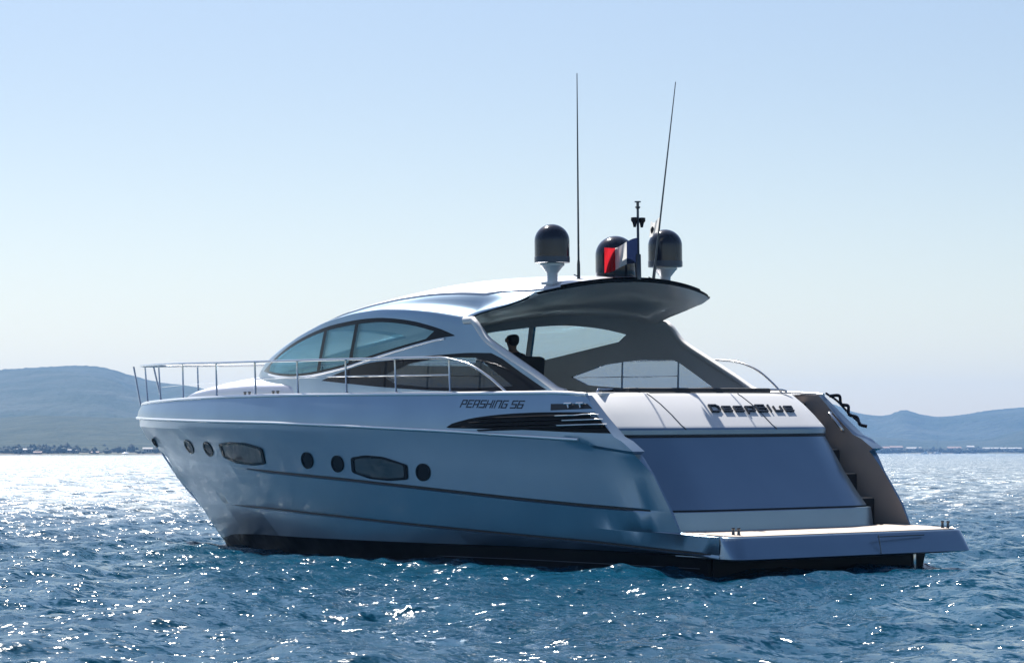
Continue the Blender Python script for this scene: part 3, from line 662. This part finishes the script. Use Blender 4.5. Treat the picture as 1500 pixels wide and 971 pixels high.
# raised roof panel over the crown, with its own edge
def roof_panel():
    b = B(); P = []
    st = [(x, 0) for x in np.linspace(11.2, 5.9, 50)] + [(5.9, u) for u in np.linspace(.03, .985, 24)]
    kk = np.linspace(0, NCR - 1, 500)
    for sg in (1, -1):
        P = []
        for x, u in st:
            yl = min(1.45, .80 * yd(x)) - .16 * u if u == 0 else 1.45 - .16 * u
            ys_ = np.array([crown(x, q, u).y for q in kk]); k0 = float(np.interp(-yl, -ys_, kk))
            ks = [k0 + (NCR - 1 - k0) * j / 14 for j in range(15)]; h = .026 * (1 - fade(x, 9.5, 11.2))
            pts = [crown(x, k, u) for k in ks]; pts[-1].y = 0
            P.append([(pts[0].x, sg * (pts[0].y + .006), pts[0].z - .012)] + [(p.x, sg * p.y, p.z + h) for p in pts])
        b.grid(P)
    b.build('roof_panel', M['silver_deck'], yacht, 30)
roof_panel()

# transom, platform, steps
def X0(y): return 1.955 + .27 * max(0, (y - 1.3) / .73) ** 2 + .014 * y * y + .16 * max(0, (-.95 - y) / .57) ** 2.2
prof = [(.72, 2.395), (.66, 2.385), (.60, 2.35), (.42, 2.24), (.22, 2.095), (.06, 1.962), (.02, 1.930), (0, 1.902), (.0, 1.845), (.03, 1.825), (.02, 1.80), (-.125, 1.585), (-.295, 1.33), (-.49, 1.075), (-.665, .872), (-.64, .862), (-.64, .85), (-.735, .848), (-.745, .84), (-.765, .60)]
def transom():
    b = B(); ys_ = list(np.linspace(2.095, -.85, 28)) + list(np.linspace(-.9, -1.52, 14))
    P = [[(X0(y) + dx, y - (.10 * (1.9 - z) if y < -1.1 and z < 1.83 else 0) * min(1, (-1.1 - y) / .3), z) for dx, z in prof] for y in ys_]
    b.grid(P)
    for q in b.f: pass
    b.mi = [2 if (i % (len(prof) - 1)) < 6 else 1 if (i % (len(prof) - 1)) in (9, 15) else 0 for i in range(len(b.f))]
    e = P[-1]; b.grid([e, [(x + 2.2, y, z) for x, y, z in e]]); e = P[0]; b.grid([e, [(x + 1.2, y, z) for x, y, z in e]])
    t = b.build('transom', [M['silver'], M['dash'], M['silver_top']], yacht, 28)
    for y0 in (1.30, -.32):
        pts = [(X0(y0 - .12 * i / 7) + dx - .001, y0 - .12 * i / 7, z + .002) for i, (dx, z) in enumerate(prof[1:8])]
        b = B(); b.tube(pts, .007, 6); b.build('seam', M['dark_metal'], t, None)
    # sun pad and its edge
    b = B(); b.box((3.16, .3, 2.38), (.72, 3.3, .05), bev=.02); b.build('sun_pad_base', M['silver_top'], yacht)
    b = B(); b.box((3.16, .1, 2.43), (.56, 2.6, .08), bev=.025); b.build('sun_pad', M['cushion'], yacht)
    return t
tr = transom()
def frontrail():
    b = B(); y0, y1 = 1.70, -1.72; z = 2.452
    b.tube(curve([(3.12, y0 + .05, 2.40), (3.14, y0 + .02, 2.455), (3.2, y0 - .06, z), (3.22, 1.2, z), (3.2, 0, z + .002), (3.22, -1.0, z), (3.2, y1 + .15, z), (3.14, y1, z - .01), (3.12, y1, z - .03), (3.1, y1, 2.38)], 60), .017, 8)
    o = b.build('sun_pad_rail', M['chrome'], yacht, 60)
    for y in (.85, -.62):
        b = B(); b.tube([(3.2, y, 2.40), (3.2, y, z)], .012, 8); b.build('post', M['chrome'], o, 60)
    b = B(); b.box((2.68, -.08, 2.396), (.03, 2.6, .010), bev=.003); b.build('sun_pad_edge', M['dark_metal'], yacht)
frontrail()
def platform():
    def outline(x_aft, yb, rc, z, z1, ins=1.):
        pts = []
        for sg in (1, -1):
            c = [(1.3, sg * (yb - .12 * ins)), (.46, sg * (yb - .07 * ins)), (.372, sg * (yb - .012 * ins))] + [(x_aft + rc - rc * math.sin(a), sg * (yb - rc + rc * math.cos(a))) for a in np.linspace(0, math.pi / 2, 7)]
            c += [(x_aft - .02 * 0, sg * (yb - rc) * t) for t in (.7, .35)]
            pts.append(c)
        L = pts[0] + [(x_aft, 0)] + pts[1][::-1]
        return [(x, y, z + (z1 - z) * min(max(x / 1.3, 0), 1)) for x, y in L]
    top = outline(.14, 2.11, .22, .553, .598, .08); mid = outline(.115, 2.125, .22, .535, .58); lo = outline(-.01, 2.136, .16, .285, .30); bt = outline(.03, 2.09, .16, .265, .28)
    b = B(); b.grid([top, mid, lo, bt]); n = len(top)
    b.add(top, [tuple(range(n))]); b.add(bt, [tuple(range(n))[::-1]])
    p = b.build('swim_platform', M['silver'], yacht, 40)
    tk = outline(.175, 2.06, .2, .557, .602, 0.); tk = [(x, y, z + .006) for x, y, z in tk]; tb = [(x, y, z - .008) for x, y, z in tk]
    b = B(); b.grid([tk, tb]); b.add(tk, [tuple(range(len(tk)))]); b.build('teak_deck', M['teak'], p, 30)
    b = B(); b.tube([(.02, -.35, .53), (-.012, -.37, .29)], .006, 6); b.tube([(.03, -.35, .505), (.07, -1.25, .505)], .008, 6); b.build('hatch_seam', M['dark_metal'], p, None)
    for x, y in ((.42, 1.78), (.30, -1.9)):
        b = B()
        for dx in (-.05, .05): b.lathe([(.028, 0), (.02, .02), (.016, .07), (.026, .085), (.02, .10)], (x + dx, y, .57), 12)
        b.build('cleat', M['dark_metal'], p)
    b = B(); b.box((.55, -1.55, .15), (.05, .05, .3), bev=.01); b.build('platform_bracket', M['chrome'], p)
    b = B(); b.prism([(.72, 1.9), (.72, -1.9), (.9, -1.9), (.9, 1.9)], 'z', -.6, .29); b.build('lower_transom', M['black'], yacht, None)
platform()
def steps():
    for i in range(5):
        z = .62 + .33 * (i + 1); x = 1.62 + .33 * i
        b = B(); b.box((x + .8, -1.80, z / 2 + .25), (1.3, .54, z - .5), bev=.012); s = b.build('step', M['dash'], yacht)
        b = B(); b.box((x + .30, -1.80, z + .006), (.26, .50, .012)); b.build('tread', M['teak'], s)
    b = B(); b.tube(curve([(2.30, -2.02, 1.86), (2.24, -1.92, 1.90), (2.34, -1.90, 2.02), (2.50, -1.94, 2.12), (2.56, -2.03, 2.12)], 20), .022, 8); b.build('step_grab_rail', M['chrome'], yacht, 60)
steps()
def mooring_gear():                                    # black lines and fender hooks on the starboard quarter
    b = B(); r = random.Random(3)
    b.tube(curve([(2.72, -2.17, 2.36), (2.60, -2.24, 2.36), (2.52, -2.20, 2.24), (2.46, -2.27, 2.22), (2.38, -2.21, 2.10), (2.30, -2.28, 2.06), (2.20, -2.24, 1.96), (2.12, -2.30, 1.93)], 40), .024, 6)
    b.tube(curve([(2.8, -2.18, 2.40), (2.6, -2.2, 2.29), (2.4, -2.22, 2.12), (2.2, -2.24, 1.98)], 16), .016, 6); b.build('mooring_line', M['gloss_black'], yacht, 60)
mooring_gear()

# lettering
GL = {'P': [[(0, 0), (0, 1), (.8, 1), (.8, .45), (0, .45)]], 'E': [[(.85, 1), (0, 1), (0, 0), (.85, 0)], [(0, .5), (.75, .5)]], 'R': [[(0, 0), (0, 1), (.8, 1), (.8, .0)], [(0, .42), (.8, .42)]],
      'S': [[(.85, 1), (0, 1), (0, .5), (.85, .5), (.85, 0), (0, 0)]], 'H': [[(0, 0), (0, 1)], [(.85, 0), (.85, 1)], [(0, .5), (.85, .5)]], 'I': [[(.04, 0), (.04, 1)]],
      'N': [[(0, 0), (0, 1), (.85, 1), (.85, 0)]], 'G': [[(.85, 1), (0, 1), (0, 0), (.85, 0), (.85, .5), (.45, .5)]], '5': [[(.85, 1), (0, 1), (0, .5), (.85, .5), (.85, 0), (0, 0)]],
      '6': [[(.85, 1), (0, 1), (0, 0), (.85, 0), (.85, .5), (0, .5)]],
      'D': [[(0, 0), (.62, 0), (.85, .25), (.85, .75), (.62, 1), (0, 1), (0, 0)]], 'e': [[(.05, .4), (.8, .4), (.8, .75), (.05, .75), (.05, .05), (.8, .05)]], 'p': [[(.05, -.3), (.05, .75), (.8, .75), (.8, .08), (.05, .08)]],
      'B': [[(0, 0), (0, 1), (.8, 1), (.8, .5), (0, .5)], [(.8, .5), (.9, .45), (.9, 0), (0, 0)]], 'l': [[(.08, 0), (.08, 1)]], 'u': [[(.05, .75), (.05, .05), (.75, .05), (.75, .75)]]}
WID = {'I': .14, ' ': .55, 'l': .22, 'N': .9, 'u': .8, 'B': .9}
def strokes(text, w, gap):
    x = 0; out = []
    for ch in text:
        for st in GL.get(ch, []): out.append([(x + a * w, c) for a, c in st])
        x += (WID.get(ch, .85) + gap) * w if ch != ' ' else .55 * w
    return out, x - gap * w
def lettering(name, text, w, gap, width, place, lw, parent, m, th, caps=True):
    """flat strokes laid by place(s, t, h): s along the line 0..1, t up, h off the surface"""
    st, tot = strokes(text, w, gap); b = B()
    for poly in st:
        for i in range(len(poly) - 1):
            a = Vector((poly[i][0] / tot * width, poly[i][1])); c = Vector((poly[i + 1][0] / tot * width, poly[i + 1][1]))
            d = (c - a).normalized(); nrm = Vector((-d.y, d.x)) * lw / 2; e = d * lw * .48
            q = [a - e + nrm, a - e - nrm, c + e - nrm, c + e + nrm]
            v = [place(p.x, p.y, h) for h in (0, th + .0004 * i) for p in q]
            b.add(v, [(0, 1, 2, 3), (7, 6, 5, 4), (0, 4, 5, 1), (1, 5, 6, 2), (2, 6, 7, 3), (3, 7, 4, 0)])
    return b.build(name, m, parent, None)
lh = .092
def hull_text():
    st, tot = strokes('PERSHING 56', 1.2, .34); b = B(); bn = B(); Wd = 1.34; first = len(strokes('PERSHING', 1.2, .34)[0])
    for si, poly in enumerate(st):
        for i in range(len(poly) - 1):
            a = Vector((poly[i][0] / tot * Wd, poly[i][1] * lh)); c = Vector((poly[i + 1][0] / tot * Wd, poly[i + 1][1] * lh))
            d = (c - a).normalized(); nrm = Vector((-d.y, d.x)) * .0085; e = d * .008; q = [a - e + nrm, a - e - nrm, c + e - nrm, c + e + nrm]
            v = [on_hull(5.46 - p.x - p.y * .35, 2.243 - .022 * p.x + p.y, hh) for hh in (-.002, .004 + .0005 * i) for p in q]
            (b if si < first else bn).add(v, [(0, 1, 2, 3), (7, 6, 5, 4), (0, 4, 5, 1), (1, 5, 6, 2), (2, 6, 7, 3), (3, 7, 4, 0)])
    b.build('hull_lettering', M['letters'], yacht, None); bn.build('hull_number', M['letters'], yacht, None)
hull_text()
def name_text():
    st, tot = strokes('DeepBlue', 1.0, .30); b = B(); Wd = 1.52; H = .135; nrm3 = Vector((-.588, 0, .809))
    def pl(s, t, h):
        y = .50 - s + .06 * 0; z = 2.135 + t * .588; x = X0(y) + float(np.interp(z, [1.958, 2.095, 2.24, 2.35], [.06, .22, .42, .60])) + .004
        return Vector((x, y - t * .25, z)) + nrm3 * h
    for poly in st:
        for i in range(len(poly) - 1):
            a = Vector((poly[i][0] / tot * Wd, poly[i][1] * H)); c = Vector((poly[i + 1][0] / tot * Wd, poly[i + 1][1] * H))
            d = (c - a).normalized(); nr = Vector((-d.y, d.x)) * .0125; e = d * .012; q = [a - e + nr, a - e - nr, c + e - nr, c + e + nr]
            v = [pl(p.x, p.y, hh) for hh in (.003, .026 + .0008 * i) for p in q]
            b.add(v, [(0, 1, 2, 3), (7, 6, 5, 4), (0, 4, 5, 1), (1, 5, 6, 2), (2, 6, 7, 3), (3, 7, 4, 0)])
    b.build('name_lettering', M['letters'], tr, None)
name_text()

# rails
yr = plan(2.14, 6.5, 17.25, 2.3, .85)
zr = fn([(3.6, 2.42), (4.514, 2.93), (5.9, 2.925), (6.2, 2.945), (7.1, 2.95), (8.33, 2.968), (9.67, 2.98), (11, 2.993), (12.4, 3.008), (13.85, 3.035), (15.2, 3.05), (17.5, 3.075)])
def rails():
    for sg, endp in ((1, [(5.9, 2.925), (5.37, 2.822), (4.917, 2.634), (4.70, 2.51), (4.514, 2.40)]), (-1, [(5.2, 2.92), (4.8, 2.90), (4.48, 2.86), (4.12, 2.74), (3.84, 2.57), (3.62, 2.40)])):
        pts = []
        for t in np.linspace(0, 1, 70):
            x = 6.15 + (17.24 - 6.15) * (1 - (1 - t) ** 1.6); pts.append((x, sg * max(yr(x), .0), zr(x)))
        end = curve([(x, sg * 2.13, z) for x, z in [(6.15, 2.944)] + endp], 24)
        b = B(); b.tube(end[::-1][:-1] + pts, .018, 8); rl = b.build('bow_rail', M['chrome'], yacht, 60)
        b = B(); b.tube([(x, sg * (yr(x) * .5 + (ys(x) - .05) * .5), zs(x) + .27) for x in np.linspace(5.83, 10.99, 30)], .010, 6); b.build('mid_rail', M['chrome'], rl, 60)
        b = B(); b.tube([(x, sg * (yr(x) * .5 + (ys(x) - .05) * .5), zs(x) + .24) for x in np.linspace(10.99, 15.2, 30)], .003, 5); b.build('wire', M['chrome'], rl, 60)
        for x in (5.83, 7.09, 8.33, 9.67, 10.99, 12.39, 13.85, 15.2, 16.3):
            top = Vector((x, sg * yr(x), zr(x) - .01)); xb = x - (.0 if x < 15 else .06); bs = Vector((xb, sg * (ys(xb) - .06), zs(xb) - .01))
            b = B(); b.tube([bs, bs.lerp(top, .1), bs.lerp(top, .12), top], [.024, .022, .015, .014], 8); b.build('stanchion', M['chrome'], rl, 60)
        top = Vector((17.18, sg * .20, 3.06)); bs = Vector((16.93, sg * .22, 2.40)); b = B(); b.tube([bs, top], .016, 8); b.build('stanchion', M['chrome'], rl, 60)
rails()
for x, sg in ((11.35, 1), (10.42, 1)):
    for dx in (-.06, .06):
        b = B(); b.lathe([(.03, 0), (.018, .02), (.018, .07), (.03, .085), (.024, .10)], (x + dx, sg * (ys(x) - .10), zs(x) - .02), 12); b.build('cleat', M['dark_metal'], yacht)

# radomes, aerials, mast on the roof
def roofz(x, y):
    h = sb.ray_cast(Vector((x, y + .003, 6)), Vector((0, 0, -1))); return h[0].z if h[0] else zcr(x)
def dome_prof(r, h):
    cyl = h - r * .96; return [(r, 0), (r, cyl)] + [(r * math.cos(a), cyl + r * .96 * math.sin(a)) for a in np.linspace(.1, math.pi / 2 - .02, 14)]
for sg in (1, -1):
    x, y, z0 = 4.88, sg * 1.05, 4.235; zr_ = roofz(x, y)
    b = B(); b.lathe([(r, z + .075) for r, z in dome_prof(.245, .46)], (x, y, z0)); d = b.build('radome', M['dome'], yacht, 40)
    b = B(); b.lathe([(.23, -.006), (.248, 0), (.248, .078), (.244, .082)], (x, y, z0)); b.build('band', M['domeband'], d, 40)
    b = B(); b.lathe([(.075, zr_ - z0), (.075, -.15), (.09, -.13), (.15, -.055), (.172, -.04), (.172, -.010), (.10, -.006)], (x, y, z0), 24); b.box((x, y, zr_ + .02), (.26, .2, .05), bev=.01); b.build('pedestal', M['white'], d, 40)
z0 = roofz(4.75, 0)
b = B(); b.lathe([(.25, -.06), (.276, -.02), (.285, .1)] + [(r, z + .1) for r, z in dome_prof(.285, .49)], (4.75, 0, z0)); b.build('radome', M['dome'], yacht, 40)
for sg in (1, -1):
    base = Vector((4.74, sg * .69, roofz(4.74, .69))); top = Vector((4.47, sg * .915, 6.84))
    b = B(); b.tube([base, base.lerp(top, .08), base.lerp(top, .1), base.lerp(top, .55), top], [.024, .022, .015, .011, .006], 8); an = b.build('whip_aerial', M['dark_metal'], yacht, 60)
    b = B(); b.box(base + Vector((0, 0, .01)), (.12, .07, .03), bev=.006); b.tube([base + Vector((.03, .06, .08)), base + Vector((0, 0, .05))], .01, 6); b.build('bracket', M['dark_metal'], an)
mx_ = Vector((4.29, -.02, roofz(4.32, 0) - .02))
b = B(); b.tube([mx_, mx_ + Vector((0, 0, .36)), mx_ + Vector((0, 0, .37)), mx_ + Vector((0, 0, 1.02))], [.042, .038, .020, .017], 12); mast = b.build('mast', M['dark_metal'], yacht, 60)
for dy in (-.072, .06):
    b = B(); b.lathe([(.018, -.09), (.03, -.03), (.052, 0), (.052, .045), (.03, .05)], mx_ + Vector((0, dy, .83)), 16); b.build('navigation_light', M['gloss_black'], mast)
b = B(); b.lathe([(.022, 0), (.036, .015), (.036, .03), (.02, .034), (.02, .085), (.045, .09), (.045, .105)], mx_ + Vector((0, 0, 1.0)), 16); b.build('anchor_light', M['dark_metal'], mast)
b = B(); b.tube([mx_ + Vector((0, -.11, .86)), mx_ + Vector((0, .10, .86))], .012, 8); b.build('light_bar', M['chrome'], mast)

# interior: dashboard, seat
def interior():
    b = B(); P = []
    for x in np.linspace(8.9, 12.4, 14):
        y = max(yd(x) - .16, .1); z = 2.90 - .10 * max(0, x - 10.5) ** 1.0 if x < 11.5 else 2.80 - .08 * (x - 11.5); P.append([(x, y, 2.3), (x, y, z - .05), (x, y - .08, z), (x, -y + .08, z), (x, -y, z - .05), (x, -y, 2.3)])
    b.grid(P); b.add(P[0], [tuple(range(6))]); b.build('dashboard', M['dash'], yacht, 30)
    b = B(); b.box((7.75, .85, 2.1), (2.3, 1.3, 1.22), bev=.06); b.build('cabin_dark_block', M['dash'], yacht)  # added dark box, makes the port lower glass look dark
    b = B(); b.box((7.6, -.5, 2.38), (.55, .6, .16), bev=.05); b.box((7.36, -.5, 2.68), (.15, .56, .66), bev=.06, rot=Matrix.Rotation(R(-8), 3, 'Y')); b.lathe([(.2, 0), (.09, .05), (.07, .85)], (7.6, -.5, 1.5), 16); b.build('helm_seat', M['leather'], yacht)
    b = B(); b.lathe([(.175, -.012), (.19, 0), (.175, .012)], (8.42, -.5, 2.78), 24, tilt=Matrix.Rotation(R(-60), 3, 'Y')); b.build('steering_wheel', M['leather'], yacht)
interior()

# ------------------------------------------------------------------ things on board: person, flags
RM = HEEL.to_matrix()
def skin_mesh(nodes, edges, sub=2):
    me = bpy.data.meshes.new('sk'); me.from_pydata([n[:3] for n in nodes], edges, [])
    o = bpy.data.objects.new('sk', me); COL.objects.link(o); md = o.modifiers.new('s', 'SKIN'); md.use_smooth_shade = True
    for v, n in zip(me.skin_vertices[0].data, nodes):
        v.radius = (n[3], n[4] if len(n) > 4 else n[3])
    me.skin_vertices[0].data[0].use_root = True
    s = o.modifiers.new('ss', 'SUBSURF'); s.levels = sub; s.render_levels = sub
    dg = bpy.context.evaluated_depsgraph_get(); dg.update(); r = bpy.data.meshes.new_from_object(o.evaluated_get(dg)); bpy.data.objects.remove(o); return r
def person():
    base = Vector((7.70, -.5, 2.50)); t = empty('person', RM @ base, HEEL); tag(t, 'person in dark shirt sitting at the helm, seen from behind', 'person')
    skin = mat('skin', (.28, .16, .11), .55); shirt = mat('navy_shirt', (.025, .03, .05), .85); trs = mat('grey_trousers', (.06, .06, .07), .85); hair = mat('dark_hair', (.01, .008, .007), .6)
    N = [(0, 0, .06, .13, .15), (-.02, 0, .25, .12, .15), (-.03, 0, .42, .11, .17), (-.03, 0, .52, .075, .12), (-.01, 0, .60, .052), (.005, 0, .68, .075, .072), (.012, 0, .765, .105, .092), (.006, 0, .845, .082, .075),
         (-.03, .17, .49, .055), (.06, .25, .27, .042), (.30, .22, .20, .032), (.52, .15, .28, .026), (.60, .14, .31, .022), (-.03, -.17, .49, .055), (.06, -.25, .27, .042), (.30, -.22, .20, .032), (.52, -.15, .28, .026), (.60, -.14, .31, .022),
         (.05, .10, .04, .085), (.42, .12, .03, .07), (.46, .12, -.38, .045), (.46, .12, -.82, .038), (.62, .13, -.87, .033), (.05, -.10, .04, .085), (.42, -.12, .03, .07), (.46, -.12, -.38, .045), (.46, -.12, -.82, .038), (.62, -.13, -.87, .033)]
    Eg = [(0, 1), (1, 2), (2, 3), (3, 4), (4, 5), (5, 6), (6, 7), (3, 8), (8, 9), (9, 10), (10, 11), (11, 12), (3, 13), (13, 14), (14, 15), (15, 16), (16, 17), (0, 18), (18, 19), (19, 20), (20, 21), (21, 22), (0, 23), (23, 24), (24, 25), (25, 26), (26, 27)]
    for sg, wr in ((1, 12), (-1, 17)):                  # five fingers closing round the wheel rim
        w = N[wr]
        for k, dy in enumerate((-.028, -.01, .009, .026)):
            i = len(N); N += [(w[0] + .03, w[1] + dy, w[2] + .012, .009), (w[0] + .065, w[1] + dy, w[2] - .006, .008), (w[0] + .055, w[1] + dy, w[2] - .034, .007)]; Eg += [(wr, i), (i, i + 1), (i + 1, i + 2)]
        i = len(N); N += [(w[0] + .005, w[1] - sg * .03, w[2] - .01, .010), (w[0] + .04, w[1] - sg * .035, w[2] - .03, .008)]; Eg += [(wr, i), (i, i + 1)]
    link('body', skin_mesh(N, Eg), skin, t, 60)
    sh = [(0, 0, .05, .14, .16), (-.02, 0, .25, .135, .165), (-.03, 0, .42, .125, .185), (-.03, 0, .525, .085, .135), (-.018, 0, .565, .062, .062), (-.03, .18, .49, .066), (.06, .25, .28, .055), (.14, .245, .25, .05), (-.03, -.18, .49, .066), (.06, -.25, .28, .055), (.14, -.245, .25, .05)]
    link('shirt', skin_mesh(sh, [(0, 1), (1, 2), (2, 3), (3, 4), (3, 5), (5, 6), (6, 7), (3, 8), (8, 9), (9, 10)]), shirt, t, 60)
    tn = [(0, 0, .05, .138, .16), (.05, .10, .04, .095), (.42, .12, .03, .08), (.46, .12, -.38, .058), (.46, .12, -.76, .05), (.05, -.10, .04, .095), (.42, -.12, .03, .08), (.46, -.12, -.38, .058), (.46, -.12, -.76, .05)]
    link('trousers', skin_mesh(tn, [(0, 1), (1, 2), (2, 3), (3, 4), (0, 5), (5, 6), (6, 7), (7, 8)]), trs, t, 60)
    hn = [(-.03, 0, .655, .070, .075), (-.028, 0, .77, .108, .100), (-.010, 0, .850, .088, .080)]
    link('hair', skin_mesh(hn, [(0, 1), (1, 2)]), hair, t, 60)
    b = B()
    for sg in (1, -1): b.lathe([(.012, -.03), (.028, -.02), (.03, .012), (.016, .03)], (.012, sg * .096, .755), 10)
    b.build('ear', skin, t)
    b = B(); b.add([(.108, 0, .79), (.105, .018, .745), (.105, -.018, .745), (.138, 0, .75)], [(0, 1, 3), (0, 3, 2), (1, 2, 3), (0, 2, 1)]); b.build('nose', skin, t)
    b = B()
    for sg in (1, -1): b.lathe([(.002, -.012), (.012, 0), (.002, .012)], (.106, sg * .036, .785), 10)
    b.build('eyes', hair, t); b = B(); b.tube([(.092, .026, .715), (.10, 0, .713), (.092, -.026, .715)], .006, 6); b.build('mouth', mat('lips', (.25, .09, .08), .5), t)
person()
def cloth(name, hoist0, hoist1, dirn, length, cols, amp, label, cat, droop=0., nl=36, seed=1, marks=None):
    p0 = RM @ Vector(hoist0); t = empty(name, p0); tag(t, label, cat); h0 = Vector((0, 0, 0)); h1 = RM @ Vector(hoist1) - p0; d = Vector(dirn).normalized(); side = d.cross(h1.normalized())
    def pt(u, v):
        w = amp * math.sin(u * 8.2 + v * 1.6 + seed) * min(1, u * 2.5) + amp * .5 * math.sin(u * 15 + v * 3 + seed * 2) * min(1, u * 2)
        return h0.lerp(h1, v) * (1 - .12 * u * math.sin(u * 3)) + d * (u * length) + side * w + Vector((0, 0, -droop * u ** 1.5 + .02 * math.sin(u * 6 + v)))
    nb = len(cols)
    for i, (nm, m) in enumerate(cols):
        b = B(); us = np.linspace(i / nb, (i + 1) / nb, nl // nb + 1)
        b.grid([[pt(u, v) for v in np.linspace(0, 1, 14)] for u in us]); b.build(nm, m, t, 80, fix=False)
    return t, pt
def fabric(name, col):
    m = mat(name, col, .85); n = m.node_tree; b = n.nodes['Principled BSDF']; o = n.nodes['Material Output']
    tr_ = n.nodes.new('ShaderNodeBsdfTranslucent'); tr_.inputs[0].default_value = (*col, 1); mx = n.nodes.new('ShaderNodeMixShader'); mx.inputs[0].default_value = .45
    n.links.new(b.outputs[0], mx.inputs[1]); n.links.new(tr_.outputs[0], mx.inputs[2]); n.links.new(mx.outputs[0], o.inputs[0]); return m
FB, FW, FR = fabric('navy_cloth', (.012, .022, .07)), fabric('white_cloth', (.75, .74, .72)), fabric('red_cloth', (.62, .02, .03))
hz = mx_.z
cloth('ensign', (4.275, .0, hz + .235), (4.275, .0, hz + .575), (.62, .77, -.12), .47, [('blue_band', FB), ('white_band', FW), ('red_band', FR)], .055, 'blue, white and red flag flying from the mast in front of the middle radome', 'flag', .07)
pb = Vector((4.74, -.69, roofz(4.74, .69))); ptp = Vector((4.47, -.915, 6.84))
t, pt = cloth('pennant', pb.lerp(ptp, .245), pb.lerp(ptp, .32), (.62, .77, -.1), .135, [('field', FW)], .012, 'small white pennant with a dark mark on the leaning aerial', 'flag', .03, 12, 2)
b = B(); b.grid([[pt(u, v) + Vector((-.779, .627, 0)) * s * .004 for v in np.linspace(.45 - .22 * math.sin((u - .55) / .4 * math.pi), .5 + .25 * math.sin((u - .55) / .4 * math.pi), 5)] for u in np.linspace(.56, .94, 8) for s in (1,)]); b.build('dark_mark', M['letters'], t, None, fix=False)
